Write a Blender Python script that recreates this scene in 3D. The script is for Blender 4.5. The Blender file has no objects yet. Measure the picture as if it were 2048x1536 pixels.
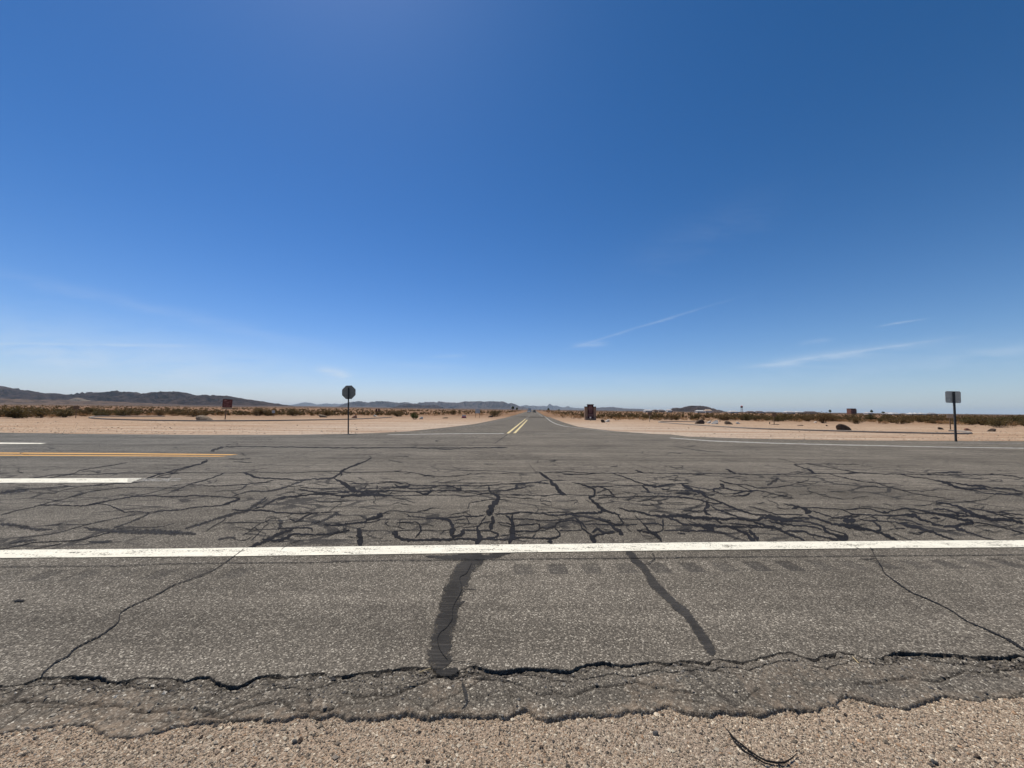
import bpy, math, random
import numpy as np
from mathutils import Vector, Matrix

random.seed(7)
rng = np.random.default_rng(7)
SC = bpy.context.scene
COL = SC.collection

# ------------------------------------------------------------------ camera
FPX, CX, CY, CAMH = 770.0, 1024.0, 768.0, 1.35
PITCH, ROLL = math.atan(56.3 / 770), 0.0082
F = Vector((0, math.cos(PITCH), math.sin(PITCH)))
R0 = Vector((1, 0, 0)); U0 = R0.cross(F)
RV = (R0 * math.cos(ROLL) + U0 * math.sin(ROLL)).normalized()
UV = RV.cross(F).normalized()
CAM = Vector((0, 0, CAMH))
cd = bpy.data.cameras.new('camera'); cam = bpy.data.objects.new('camera', cd); COL.objects.link(cam)
cam.matrix_world = Matrix(((RV.x, UV.x, -F.x, 0), (RV.y, UV.y, -F.y, 0), (RV.z, UV.z, -F.z, CAMH), (0, 0, 0, 1)))
cd.sensor_width = 36; cd.lens = 36 * FPX / 2048; cd.clip_start = 0.05; cd.clip_end = 120000
SC.camera = cam
SC.render.resolution_x, SC.render.resolution_y = 1024, 768

# ------------------------------------------------------------------ light
SUN_EL, SUN_AZ = math.radians(62), math.radians(-32)      # azimuth clockwise from +Y
SC.view_settings.view_transform = 'Standard'; SC.view_settings.look = 'None'
SC.view_settings.exposure = 0.0; SC.view_settings.gamma = 1.0
sd = Vector((math.sin(SUN_AZ) * math.cos(SUN_EL), math.cos(SUN_AZ) * math.cos(SUN_EL), math.sin(SUN_EL)))
ld = bpy.data.lights.new('sun', 'SUN'); ld.energy = 5.0; ld.angle = math.radians(0.53); ld.color = (1, .935, .84)
sun = bpy.data.objects.new('sun', ld); COL.objects.link(sun)
sun.rotation_euler = sd.to_track_quat('Z', 'Y').to_euler()


def pdir(px, py):
    return F + RV * ((px - CX) / FPX) - UV * ((py - CY) / FPX)


def at(px, py, z=0.0):
    d = pdir(px, py); t = (z - CAMH) / d.z
    return CAM + d * t


def eye(px):
    return 824.3 + .0082 * (px - 1024)


def uat(px):
    d = pdir(px, eye(px)); return d.x / d.y


# world ---------------------------------------------------------------
W = bpy.data.worlds.new('World'); SC.world = W; W.use_nodes = True
nt = W.node_tree; nt.nodes.clear()


class NT:
    """tiny node helper"""
    def __init__(s, tree): s.t = tree

    def n(s, typ, **kw):
        nd = s.t.nodes.new(typ)
        for k, v in kw.items():
            if k == 'inp':
                for a, b in v.items():
                    if isinstance(b, bpy.types.NodeSocket): s.t.links.new(b, nd.inputs[a])
                    else: nd.inputs[a].default_value = b
            else: setattr(nd, k, v)
        return nd

    def m(s, op, a, b=None, c=None, clamp=False):
        nd = s.t.nodes.new('ShaderNodeMath'); nd.operation = op; nd.use_clamp = clamp
        for i, v in enumerate((a, b, c)):
            if v is None: continue
            if isinstance(v, bpy.types.NodeSocket): s.t.links.new(v, nd.inputs[i])
            else: nd.inputs[i].default_value = v
        return nd.outputs[0]

    def mix(s, fac, a, b, blend='MIX'):
        nd = s.t.nodes.new('ShaderNodeMix'); nd.data_type = 'RGBA'; nd.blend_type = blend
        for i, v in ((0, fac), (6, a), (7, b)):
            if isinstance(v, bpy.types.NodeSocket): s.t.links.new(v, nd.inputs[i])
            else: nd.inputs[i].default_value = v if i == 0 or len(v) == 4 else (*v, 1)
        return nd.outputs[2]

    def ramp(s, fac, stops, interp='LINEAR'):
        nd = s.t.nodes.new('ShaderNodeValToRGB'); s.t.links.new(fac, nd.inputs[0])
        cr = nd.color_ramp; cr.interpolation = interp
        while len(cr.elements) > 1: cr.elements.remove(cr.elements[0])
        for i, (p, c) in enumerate(stops):
            c = (c, c, c, 1) if isinstance(c, (int, float)) else (*c, 1)
            if i == 0: e = cr.elements[0]; e.position = p
            else: e = cr.elements.new(p)
            e.color = c
        return nd.outputs[0]

    def noise(s, vec, scale, detail=3, rough=.55, dist=0, out=0):
        return s.n('ShaderNodeTexNoise', inp={'Vector': vec, 'Scale': scale, 'Detail': detail, 'Roughness': rough, 'Distortion': dist}).outputs[out]

    def vscale(s, vec, sc, rot=(0, 0, 0), loc=(0, 0, 0)):
        return s.n('ShaderNodeMapping', inp={'Vector': vec, 'Scale': sc, 'Rotation': rot, 'Location': loc}).outputs[0]


w = NT(nt)
sky = w.n('ShaderNodeTexSky', sky_type='NISHITA', sun_disc=False, sun_elevation=SUN_EL, sun_rotation=SUN_AZ,
          altitude=600, air_density=1.0, dust_density=.35, ozone_density=2.5)
tc = w.n('ShaderNodeTexCoord')
sep = w.n('ShaderNodeSeparateXYZ', inp={0: tc.outputs['Generated']})
X, Y, Z = sep.outputs
hs = w.n('ShaderNodeHueSaturation', inp={'Color': sky.outputs[0], 'Hue': .5, 'Saturation': 1.22, 'Value': 1.0}).outputs[0]
cs = w.n('ShaderNodeSeparateColor', inp={0: hs}).outputs
chan = []
for k_, (ref, K, e) in enumerate(((.50, .43, 1.42), (.67, .60, 1.20), (.72, .78, 1.38))):     # clear desert air: deeper blue aloft
    chan.append(w.m('MULTIPLY', w.m('POWER', w.m('DIVIDE', w.m('MULTIPLY', cs[k_], .1), ref), e), K * 10))
hs = w.n('ShaderNodeCombineColor', inp={0: chan[0], 1: chan[1], 2: chan[2]}).outputs[0]
Yp = w.m('MAXIMUM', Y, .05)
gu = w.m('DIVIDE', X, Yp); gw = w.m('DIVIDE', Z, Yp)
front = w.m('GREATER_THAN', Y, .06)
cv = w.n('ShaderNodeCombineXYZ', inp={0: gu, 1: gw, 2: 0.0}).outputs[0]
fib = w.noise(w.vscale(cv, (3.0, 26, 1), (0, 0, math.radians(12))), 3.0, 6, .6, .6)
fib2 = w.noise(w.vscale(cv, (2.0, 9, 1), (0, 0, math.radians(-10))), 3.0, 5, .6, .4)
tot = None
# thin cirrus wisps: (pixel start, pixel end, half width in px, strength, which noise)
for (x0, y0, x1, y1, hw, st, q) in [
        (1160, 690, 1440, 606, 2.4, .22, 1), (1150, 689, 1215, 686, 6, .30, 0), (1500, 735, 1890, 678, 3.0, .26, 0), (1560, 726, 1890, 682, 10, .20, 1), (-260, 640, 760, 775, 60, .30, 1), (1400, 760, 2200, 690, 36, .12, 1),
        (1480, 738, 1700, 706, 9, .25, 1), (1755, 653, 1850, 638, 2, .34, 0), (1600, 690, 1660, 680, 6, .25, 1),
        (1880, 715, 2080, 690, 9, .16, 1), (-40, 535, 720, 715, 14, .11, 1), (-40, 688, 380, 692, 3.5, .30, 0),
        (-60, 700, 560, 720, 22, .10, 1), (636, 741, 700, 753, 10, .85, 1), (860, 712, 930, 712, 4, .16, 0),
        (1050, 745, 1500, 770, 12, .10, 1), (780, 728, 930, 735, 8, .12, 1),
        (1240, 540, 1560, 390, 40, .035, 1)]:
    a, b = pdir(x0, y0), pdir(x1, y1)
    ax, ay, bx, by = a.x / a.y, a.z / a.y, b.x / b.y, b.z / b.y
    L = math.hypot(bx - ax, by - ay); cx, sx = (bx - ax) / L, (by - ay) / L
    du = w.m('SUBTRACT', gu, (ax + bx) / 2); dw = w.m('SUBTRACT', gw, (ay + by) / 2)
    s_ = w.m('ADD', w.m('MULTIPLY', du, cx), w.m('MULTIPLY', dw, sx))
    t_ = w.m('SUBTRACT', w.m('MULTIPLY', dw, cx), w.m('MULTIPLY', du, sx))
    t_ = w.m('ADD', t_, w.m('MULTIPLY', w.m('SUBTRACT', fib2, .5), hw / FPX * 3))
    ss = w.m('POWER', w.m('ABSOLUTE', w.m('DIVIDE', s_, L * .5)), 3.0)
    tt = w.m('POWER', w.m('ABSOLUTE', w.m('DIVIDE', t_, hw / FPX)), 2.0)
    g = w.m('EXPONENT', w.m('MULTIPLY', w.m('ADD', ss, tt), -1.2))
    g = w.m('MULTIPLY', g, w.m('MULTIPLY', w.m('SUBTRACT', fib if q == 0 else fib2, .25), st * 2.4))
    g = w.m('MAXIMUM', g, 0.0)
    tot = g if tot is None else w.m('ADD', tot, g)
tot = w.m('MULTIPLY', w.m('MINIMUM', tot, .8), front)
low = w.m('MULTIPLY', w.m('EXPONENT', w.m('MULTIPLY', w.m('MAXIMUM', Z, 0.0), -8.0)), .42)      # paler air low over the horizon
hs = w.mix(low, hs, (5.4, 6.9, 8.4))
skyc = w.mix(tot, hs, (7.0, 7.8, 8.8))
bg = w.n('ShaderNodeBackground', inp={'Color': skyc, 'Strength': 0.10})
out = w.n('ShaderNodeOutputWorld', inp={'Surface': bg.outputs[0]})

# ------------------------------------------------------------------ helpers
def tag(o, label=None, cat=None, group=None, kind=None):
    if label: o['label'] = label
    if cat: o['category'] = cat
    if group: o['group'] = group
    if kind: o['kind'] = kind
    return o


def empty(name, loc, rz=0.0):
    o = bpy.data.objects.new(name, None); COL.objects.link(o)
    o.location = loc; o.rotation_euler = (0, 0, rz); o.empty_display_size = .3
    return o


class MB:
    def __init__(s): s.v = []; s.f = []; s.mi = []

    def add(s, vs, fs, mi=0):
        b = len(s.v); s.v += [tuple(v) for v in vs]
        for f in fs: s.f.append(tuple(b + i for i in f)); s.mi.append(mi)

    def box(s, c, sz, rz=0.0, mi=0, taper=1.0, rx=0.0):
        x, y, z = sz[0] / 2, sz[1] / 2, sz[2] / 2
        M = Matrix.Rotation(rz, 3, 'Z') @ Matrix.Rotation(rx, 3, 'X')
        vs = []
        for k in (-1, 1):
            t = 1 if k < 0 else taper
            for i, j in ((-1, -1), (1, -1), (1, 1), (-1, 1)):
                vs.append(Vector(c) + M @ Vector((i * x * t, j * y * t, k * z)))
        s.add(vs, [(3, 2, 1, 0), (4, 5, 6, 7), (0, 1, 5, 4), (1, 2, 6, 5), (2, 3, 7, 6), (3, 0, 4, 7)], mi)

    def tube(s, pts, rads, n=8, mi=0, cap=True):
        pts = [Vector(p) for p in pts]
        if isinstance(rads, (int, float)): rads = [rads] * len(pts)
        vs = []
        for i, p in enumerate(pts):
            d = (pts[min(i + 1, len(pts) - 1)] - pts[max(i - 1, 0)]).normalized()
            a = Vector((0, 0, 1)) if abs(d.z) < .9 else Vector((1, 0, 0))
            e1 = d.cross(a).normalized(); e2 = d.cross(e1)
            for k in range(n):
                t = 2 * math.pi * k / n
                vs.append(p + (e1 * math.cos(t) + e2 * math.sin(t)) * rads[i])
        fs = []
        for i in range(len(pts) - 1):
            for k in range(n):
                a, b = i * n + k, i * n + (k + 1) % n
                fs.append((a, b, b + n, a + n))
        if cap:
            fs.append(tuple(range(n))[::-1]); fs.append(tuple(range((len(pts) - 1) * n, len(pts) * n)))
        s.add(vs, fs, mi)

    def prism(s, poly, y0, y1, mi=0):
        """poly in xz extruded along y"""
        n = len(poly)
        vs = [(x, y0, z) for x, z in poly] + [(x, y1, z) for x, z in poly]
        fs = [tuple(range(n)), tuple(range(2 * n - 1, n - 1, -1))]
        fs += [((i + 1) % n, i, i + n, (i + 1) % n + n) for i in range(n)]
        s.add(vs, fs, mi)

    def build(s, name, mats, parent=None, smooth=False):
        me = bpy.data.meshes.new(name); me.from_pydata(s.v, [], s.f); me.validate()
        if not isinstance(mats, (list, tuple)): mats = [mats]
        for m in mats: me.materials.append(m)
        if len(mats) > 1 and len(me.polygons) == len(s.mi): me.polygons.foreach_set('material_index', s.mi)
        if smooth: me.polygons.foreach_set('use_smooth', [True] * len(me.polygons))
        o = bpy.data.objects.new(name, me); COL.objects.link(o); o.parent = parent
        return o


def npmesh(name, verts, faces, mats, parent=None, smooth=False, attrs=None, colors=None):
    me = bpy.data.meshes.new(name)
    verts = np.asarray(verts, dtype=np.float32); faces = np.asarray(faces, dtype=np.int32)
    k = faces.shape[1]
    me.vertices.add(len(verts)); me.vertices.foreach_set('co', verts.ravel())
    me.loops.add(faces.size); me.loops.foreach_set('vertex_index', faces.ravel())
    me.polygons.add(len(faces)); me.polygons.foreach_set('loop_start', np.arange(0, faces.size, k, dtype=np.int32))
    me.polygons.foreach_set('loop_total', np.full(len(faces), k, dtype=np.int32))
    me.update(calc_edges=True)
    for m in (mats if isinstance(mats, (list, tuple)) else [mats]): me.materials.append(m)
    me.polygons.foreach_set('use_smooth', np.full(len(faces), smooth))
    for an, av in (attrs or {}).items():
        a = me.attributes.new(an, 'FLOAT', 'POINT'); a.data.foreach_set('value', np.asarray(av, dtype=np.float32).ravel())
    if colors is not None:
        a = me.attributes.new('tint', 'FLOAT_COLOR', 'POINT')
        c = np.ones((len(verts), 4), dtype=np.float32); c[:, :3] = colors
        a.data.foreach_set('color', c.ravel())
    o = bpy.data.objects.new(name, me); COL.objects.link(o); o.parent = parent
    return o


def gridfaces(nu, nv):
    i = np.arange(nu * nv).reshape(nv, nu)
    return np.stack([i[:-1, :-1], i[:-1, 1:], i[1:, 1:], i[1:, :-1]], -1).reshape(-1, 4)


def hsh(i, j, seed):
    n = (i.astype(np.int64) * 374761393 + j.astype(np.int64) * 668265263 + seed * 1274126177) & 0xffffffff
    n = ((n ^ (n >> 13)) * 1274126177) & 0xffffffff
    return ((n ^ (n >> 16)) & 0xffff) / 65535.0


def vn(x, y, sc, seed=0):
    x = np.asarray(x, dtype=float) * sc + 1000; y = np.asarray(y, dtype=float) * sc + 1000
    i, j = np.floor(x), np.floor(y); fx, fy = x - i, y - j
    fx = fx * fx * (3 - 2 * fx); fy = fy * fy * (3 - 2 * fy)
    a, b, c, d = hsh(i, j, seed), hsh(i + 1, j, seed), hsh(i, j + 1, seed), hsh(i + 1, j + 1, seed)
    return (a * (1 - fx) + b * fx) * (1 - fy) + (c * (1 - fx) + d * fx) * fy


def fbm(x, y, sc, o=4, seed=0, g=.5):
    s, a, t = 0, 1, 0
    for k in range(o):
        s = s + a * vn(x, y, sc * 2 ** k, seed + k * 17); t += a; a *= g
    return s / t


# ------------------------------------------------------------------ materials
def mat(name):
    m = bpy.data.materials.new(name); m.use_nodes = True; m.node_tree.nodes.clear()
    return m, NT(m.node_tree)


def finish(h, col, rough=.9, bump=None, bstr=.5, bdist=.01, spec=.3, alpha=None, metal=0.0, normal=None):
    p = h.n('ShaderNodeBsdfPrincipled', inp={'Roughness': rough, 'Metallic': metal, 'Specular IOR Level': spec})
    if isinstance(col, bpy.types.NodeSocket): h.t.links.new(col, p.inputs['Base Color'])
    else: p.inputs['Base Color'].default_value = (*col, 1)
    if bump is not None:
        b = h.n('ShaderNodeBump', inp={'Height': bump, 'Strength': bstr, 'Distance': bdist})
        h.t.links.new(b.outputs[0], p.inputs['Normal'])
    if alpha is not None: h.t.links.new(alpha, p.inputs['Alpha'])
    h.n('ShaderNodeOutputMaterial', inp={'Surface': p.outputs[0]})


def simple(name, col, rough=.7, var=.25, sc=20, metal=0.0, bstr=.3, bdist=.004, spec=.4):
    m, h = mat(name); tc = h.n('ShaderNodeTexCoord').outputs['Object']
    n = h.noise(tc, sc, 4)
    c = h.mix(h.ramp(n, [(.3, 0.0), (.7, 1.0)]), tuple(x * (1 - var) for x in col), tuple(min(1, x * (1 + var)) for x in col))
    finish(h, c, rough, n, bstr, bdist, spec, metal=metal)
    return m


# near white edge line in world: fixes the direction of the highway
eA, eB = at(0, 1109), at(2048, 1088)
RSL = (eB.y - eA.y) / (eB.x - eA.x); E0 = eA.y - RSL * eA.x     # y = E0 + RSL x along the road


def asphalt(name, side=False):
    m, h = mat(name)
    pos = h.n('ShaderNodeNewGeometry').outputs['Position']
    sp = h.n('ShaderNodeSeparateXYZ', inp={0: pos})
    v = h.m('SUBTRACT', sp.outputs[1], h.m('MULTIPLY', sp.outputs[0], RSL))
    # aggregate
    vo = h.n('ShaderNodeTexVoronoi', feature='F1', inp={'Vector': pos, 'Scale': 135.0, 'Randomness': 1.0})
    rnd = h.n('ShaderNodeSeparateXYZ', inp={0: vo.outputs['Color']}).outputs
    stone = h.ramp(rnd[0], [(0, (.038, .034, .028)), (.42, (.084, .074, .061)), (.72, (.148, .130, .106)), (.87, (.24, .21, .168)), (.955, (.44, .39, .31)), (1, (.72, .66, .54))])
    vo2 = h.n('ShaderNodeTexVoronoi', feature='F1', inp={'Vector': pos, 'Scale': 300.0})
    fine = h.ramp(h.n('ShaderNodeSeparateXYZ', inp={0: vo2.outputs['Color']}).outputs[1],
                  [(0, (.042, .037, .030)), (.6, (.116, .101, .081)), (1, (.30, .26, .205))])
    c = h.mix(.42, stone, fine)
    # sparse bigger pale stones
    vo3 = h.n('ShaderNodeTexVoronoi', feature='F1', inp={'Vector': h.vscale(pos, (1, 1.25, 1)), 'Scale': 48.0})
    big = h.m('MULTIPLY', h.m('GREATER_THAN', h.n('ShaderNodeSeparateXYZ', inp={0: vo3.outputs['Color']}).outputs[2], .86),
              h.m('LESS_THAN', vo3.outputs['Distance'], .3))
    c = h.mix(h.m('MULTIPLY', big, .42), c, (.42, .37, .30))
    # tone bands and streaks along the road
    st = h.noise(h.vscale(pos, (.10, 2.2, 1), (0, 0, -math.atan(RSL))), 1.0, 6, .65)
    bl = h.noise(pos, .45, 4, .6)
    md = h.noise(pos, 6.0, 4, .65)
    tone = h.m('ADD', h.m('MULTIPLY', st, .9), h.m('ADD', h.m('MULTIPLY', bl, .55), h.m('MULTIPLY', md, .35)))
    tone = h.m('ADD', h.m('MULTIPLY', h.m('SUBTRACT', tone, .90), 1.6), 1.0)
    if not side:
        vv = h.m('ADD', v, h.m('MULTIPLY', h.m('SUBTRACT', bl, .5), .5))
        def band(c0, hw, a):
            q = h.m('DIVIDE', h.m('SUBTRACT', vv, c0), hw)
            return h.m('MULTIPLY', h.m('EXPONENT', h.m('MULTIPLY', h.m('MULTIPLY', q, q), -1.0)), a)
        tone = h.m('SUBTRACT', tone, band(E0 + .75, .55, .15))
        tone = h.m('SUBTRACT', tone, band(E0 + 2.6, .55, .10))
        tone = h.m('ADD', tone, band(E0 + 3.8, .45, .10))
        tone = h.m('SUBTRACT', tone, band(E0 - .22, .16, .12))
        tone = h.m('SUBTRACT', tone, band(E0 + 7.5, .8, .10))
        tone = h.m('SUBTRACT', tone, band(E0 + 11.6, .5, .20))
        tone = h.m('SUBTRACT', tone, band(E0 + 16.0, .8, .10))
        sky_tint = h.m('MULTIPLY', h.m('SUBTRACT', 0.0, sp.outputs[0]), .05, clamp=True)  # bluish sky reflection painted into the asphalt colour towards the left
        c = h.mix(sky_tint, c, h.mix(1.0, c, (.93, 1.0, 1.09), 'MULTIPLY'))
    else:
        tone = h.m('MULTIPLY', tone, .93)
    tc3 = h.n('ShaderNodeCombineXYZ', inp={0: tone, 1: tone, 2: tone}).outputs[0]
    c = h.mix(1.0, c, tc3, 'MULTIPLY')
    # hairline crazing
    wob = h.n('ShaderNodeMix', data_type='VECTOR', inp={0: .12, 4: pos, 5: h.noise(pos, 3.0, 4, .6, out=1)}).outputs[1]
    ve = h.n('ShaderNodeTexVoronoi', feature='DISTANCE_TO_EDGE', inp={'Vector': h.vscale(wob, (.5, 1, 1)), 'Scale': 3.0}).outputs['Distance']
    mask = h.ramp(h.noise(pos, .55, 3, .6), [(.46, 0.0), (.54, 1.0)])
    zone = h.ramp(h.m('DIVIDE', v, 40.0), [(E0 / 40, 0.0), ((E0 + .25) / 40, .85), ((E0 + 4.5) / 40, .8), ((E0 + 6.5) / 40, .35), (1, .35)])
    cr = h.m('MULTIPLY', h.m('MULTIPLY', h.m('LESS_THAN', ve, .048), mask), zone)
    c = h.mix(h.m('MULTIPLY', cr, .85), c, (.02, .02, .022))
    bh = h.m('ADD', h.m('MULTIPLY', h.m('SUBTRACT', 1.0, vo.outputs['Distance']), .6), h.m('MULTIPLY', h.m('SUBTRACT', 1.0, vo2.outputs['Distance']), .25))
    bh = h.m('SUBTRACT', bh, h.m('MULTIPLY', cr, 1.0))
    if not side:
        da = h.n('ShaderNodeAttribute', attribute_name='dark').outputs['Fac']
        du = h.n('ShaderNodeAttribute', attribute_name='dust').outputs['Fac']
        gr = h.n('ShaderNodeAttribute', attribute_name='groove').outputs['Fac']
        c = h.mix(h.m('MULTIPLY', da, .78), c, (.022, .020, .019))
        dn = h.m('MULTIPLY', du, h.ramp(h.noise(pos, 26.0, 4, .7), [(.38, 0.0), (.62, 1.0)]))
        c = h.mix(h.m('MULTIPLY', dn, .6), c, h.mix(rnd[1], (.27, .19, .125), (.40, .30, .21)))
        c = h.mix(h.m('MULTIPLY', gr, h.m('ADD', .30, h.m('MULTIPLY', h.noise(pos, 30.0, 3, .7), .75)), clamp=True), c, (.030, .029, .029))
    finish(h, c, .95, bh, .85, .0045, .08)
    return m


M_ASPH = asphalt('asphalt')
M_ASPH2 = asphalt('asphalt_side', True)


def sandmat(name, near):
    m, h = mat(name)
    pos = h.n('ShaderNodeNewGeometry').outputs['Position']
    if near:
        vo = h.n('ShaderNodeTexVoronoi', feature='F1', inp={'Vector': pos, 'Scale': 150.0})
        r = h.n('ShaderNodeSeparateXYZ', inp={0: vo.outputs['Color']}).outputs
        c = h.ramp(r[0], [(0, (.09, .066, .048)), (.2, (.23, .17, .12)), (.5, (.36, .27, .19)), (.8, (.46, .36, .255)), (1, (.64, .55, .42))])
        vo2 = h.n('ShaderNodeTexVoronoi', feature='F1', inp={'Vector': pos, 'Scale': 330.0})
        r2 = h.n('ShaderNodeSeparateXYZ', inp={0: vo2.outputs['Color']}).outputs
        c = h.mix(.4, c, h.ramp(r2[0], [(0, (.15, .11, .08)), (.6, (.36, .27, .20)), (1, (.56, .47, .37))]))
        big = h.noise(pos, 2.2, 4, .6)
        c = h.mix(h.ramp(big, [(.4, 0.0), (.65, .45)]), c, (.39, .275, .185))
        grey = h.noise(h.vscale(pos, (1, 1, 1), loc=(5, 3, 0)), 1.6, 4, .6)
        c = h.mix(h.ramp(grey, [(.5, 0.0), (.7, .4)]), c, (.24, .21, .18))
        bh = h.m('SUBTRACT', 1.0, h.m('ADD', vo.outputs['Distance'], h.m('MULTIPLY', vo2.outputs['Distance'], .5)))
        finish(h, c, .95, bh, .9, .005, .15)
        return m
    sp = h.n('ShaderNodeSeparateXYZ', inp={0: pos})
    dist = h.n('ShaderNodeVectorMath', operation='LENGTH', inp={0: pos}).outputs['Value']
    a = h.noise(h.vscale(pos, (.25, .9, 1)), .5, 5, .6)
    b = h.noise(pos, 2.4, 5, .7)
    c = h.mix(h.ramp(a, [(.35, 0.0), (.65, 1.0)]), (.45, .285, .16), (.62, .465, .32))
    c = h.mix(h.ramp(b, [(.40, 0.0), (.66, .95)]), c, (.29, .18, .11))
    # pale gravel fanned out around the mouth of the side road
    cxn = at(1040, 858)
    dm = h.n('ShaderNodeVectorMath', operation='LENGTH', inp={0: h.n('ShaderNodeVectorMath', operation='SUBTRACT', inp={0: pos, 1: tuple(cxn)}).outputs[0]}).outputs['Value']
    pale = h.m('MULTIPLY', h.ramp(h.m('DIVIDE', dm, 60.0), [(.15, 1.0), (.55, 0.0)]), h.ramp(b, [(.3, .4), (.6, 1.0)]))
    c = h.mix(h.m('MULTIPLY', pale, .8), c, (.55, .475, .39))
    # grit
    vo = h.n('ShaderNodeTexVoronoi', feature='F1', inp={'Vector': pos, 'Scale': 14.0})
    r = h.n('ShaderNodeSeparateXYZ', inp={0: vo.outputs['Color']}).outputs
    c = h.mix(.36, c, h.ramp(r[0], [(0, (.09, .07, .055)), (.35, (.28, .20, .14)), (1, (.60, .50, .40))]))
    # tracks dragged along the verge
    tr = h.noise(h.vscale(pos, (.035, .55, 1), (0, 0, .05)), 1.3, 6, .68)
    c = h.mix(h.ramp(tr, [(.47, 0.0), (.60, .70)]), c, (.29, .175, .10))
    # desert floor further out: browner soil, and bare washes
    far = h.ramp(h.m('DIVIDE', dist, 400.0), [(.15, 0.0), (.35, 1.0)])
    f1 = h.noise(pos, .035, 6, .65); f2 = h.noise(pos, .22, 5, .7)
    fc = h.mix(h.ramp(f2, [(.35, 0.0), (.62, 1.0)]), (.065, .038, .021), (.31, .175, .09))
    fc = h.mix(h.ramp(f1, [(.5, 0.0), (.72, .8)]), fc, (.33, .22, .15))
    c = h.mix(far, c, fc)
    vf = h.ramp(h.m('DIVIDE', dist, 8000.0), [(.05, 0.0), (.16, 1.0)])
    f3 = h.noise(pos, .0016, 7, .65)
    fc2 = h.ramp(f3, [(.35, (.05, .034, .026)), (.5, (.105, .070, .050)), (.60, (.20, .135, .095)), (.72, (.075, .050, .038))])
    f4 = h.noise(h.vscale(pos, (1, .35, 1)), .012, 6, .7)
    fc2 = h.mix(h.ramp(f4, [(.45, 0.0), (.6, .6)]), fc2, (.07, .048, .038))
    c = h.mix(vf, c, fc2)
    bh = h.m('ADD', b, h.m('MULTIPLY', h.m('SUBTRACT', 1.0, vo.outputs['Distance']), .5))
    finish(h, c, .95, bh, .9, .08, .08)
    return m


M_SAND = sandmat('sand', False)
M_GRAV = sandmat('gravel_ground', True)


def stonemat(name):
    m, h = mat(name)
    a = h.n('ShaderNodeAttribute', attribute_name='tint').outputs['Color']
    finish(h, a, .85, h.noise(h.n('ShaderNodeNewGeometry').outputs['Position'], 400, 3), .3, .001, .25)
    return m


M_STONE = stonemat('stones')


def paint(name, col, wear=.5):
    m, h = mat(name)
    pos = h.n('ShaderNodeNewGeometry').outputs['Position']
    n = h.noise(pos, 60, 5, .7); n2 = h.noise(h.vscale(pos, (1, 4, 1)), 3, 5, .7)
    k = h.m('ADD', h.m('MULTIPLY', n, .55), h.m('MULTIPLY', n2, .45))
    al = h.ramp(k, [(wear - .03, 1.0), (wear + .05, 0.0)])
    c = h.mix(h.ramp(h.noise(pos, 9, 5, .7), [(.35, 0.0), (.75, 1.0)]), col, tuple(x * .80 for x in col))
    finish(h, c, .75, n, .4, .002, .3, alpha=al)
    return m


M_WHITE = paint('white_paint', (.78, .735, .60), .56)
M_WHITE_W = paint('worn_white_paint', (.50, .48, .42), .52)
M_WHITE_F = paint('faded_white_paint', (.42, .40, .35), .47)
M_YEL = paint('yellow_paint', (.62, .33, .075), .60)
M_YELW = paint('pale_yellow_paint', (.62, .50, .24), .58)


def tarmat(name, col, t0, rough, amax=1.0, scr=.25):
    m, h = mat(name)
    pos = h.n('ShaderNodeNewGeometry').outputs['Position']
    n = h.noise(pos, 75, 4, .7); n2 = h.noise(pos, 9, 4, .65)
    mid = h.n('ShaderNodeAttribute', attribute_name='mid').outputs['Fac']
    k = h.m('ADD', h.m('MULTIPLY', n, .55), h.m('MULTIPLY', n2, .45))
    k = h.m('ADD', k, h.m('MULTIPLY', h.m('MULTIPLY', h.m('SUBTRACT', 1.0, mid), h.m('SUBTRACT', 1.0, mid)), .17))
    al = h.ramp(k, [(t0 - .05, 1.0), (t0 + .07, 0.0)])
    al = h.m('MULTIPLY', al, amax)
    c = h.mix(n2, tuple(x * .8 for x in col), tuple(x * 1.35 for x in col))
    wearn = h.noise(pos, 1.1, 4, .6)
    c = h.mix(h.ramp(wearn, [(.44, 0.0), (.68, .6)]), c, tuple(x * 2.3 for x in col))
    st = h.noise(h.vscale(pos, (3, 60, 1)), 1.0, 4, .7)
    c = h.mix(h.ramp(st, [(.50, 0.0), (.72, scr)]), c, (.11, .10, .088))
    finish(h, c, rough, n, .4, .002, .06, alpha=al)
    return m


M_TAR = tarmat('tar', (.012, .012, .014), .68, .9, .94)
M_TARF = tarmat('faded_tar', (.026, .026, .028), .60, .9, .72)
M_TARS = tarmat('shoulder_tar', (.030, .0285, .027), .63, .9, .82, .7)
M_CRACK = simple('crack_shadow_twig_black', (.008, .007, .007), 1.0, .2, 50)  # black painted for the shade inside flat cracks; the twig's own colour
M_METAL = simple('sign_back_metal', (.27, .25, .205), .75, .15, 12, metal=.0)
M_METALP = simple('pale_sign_back_metal', (.60, .55, .45), .75, .15, 12)
M_POST = simple('post_steel', (.06, .058, .055), .7, .3, 30, metal=.1)
M_RED = simple('red_sheeting', (.42, .02, .02), .5, .1, 8)
M_WSHEET = simple('white_sheeting', (.7, .7, .7), .5, .05, 8)
M_BROWN = simple('brown_sign_board', (.085, .018, .016), .6, .35, 6)
M_LETTER = simple('faded_letter', (.34, .17, .15), .7, .2, 20)
M_WOOD = simple('weathered_wood', (.17, .11, .07), .85, .35, 25)
M_TAN = simple('tan_board', (.36, .28, .20), .8, .15, 10)
M_KERB = simple('kerb_concrete', (.27, .235, .195), .9, .25, 9, bstr=.5, bdist=.01)
M_PIL = simple('stone_pillar', (.27, .18, .125), .9, .4, 7, bstr=.8, bdist=.03)
M_DARKCAP = simple('dark_cap', (.025, .02, .02), .8, .3, 8)
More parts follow.
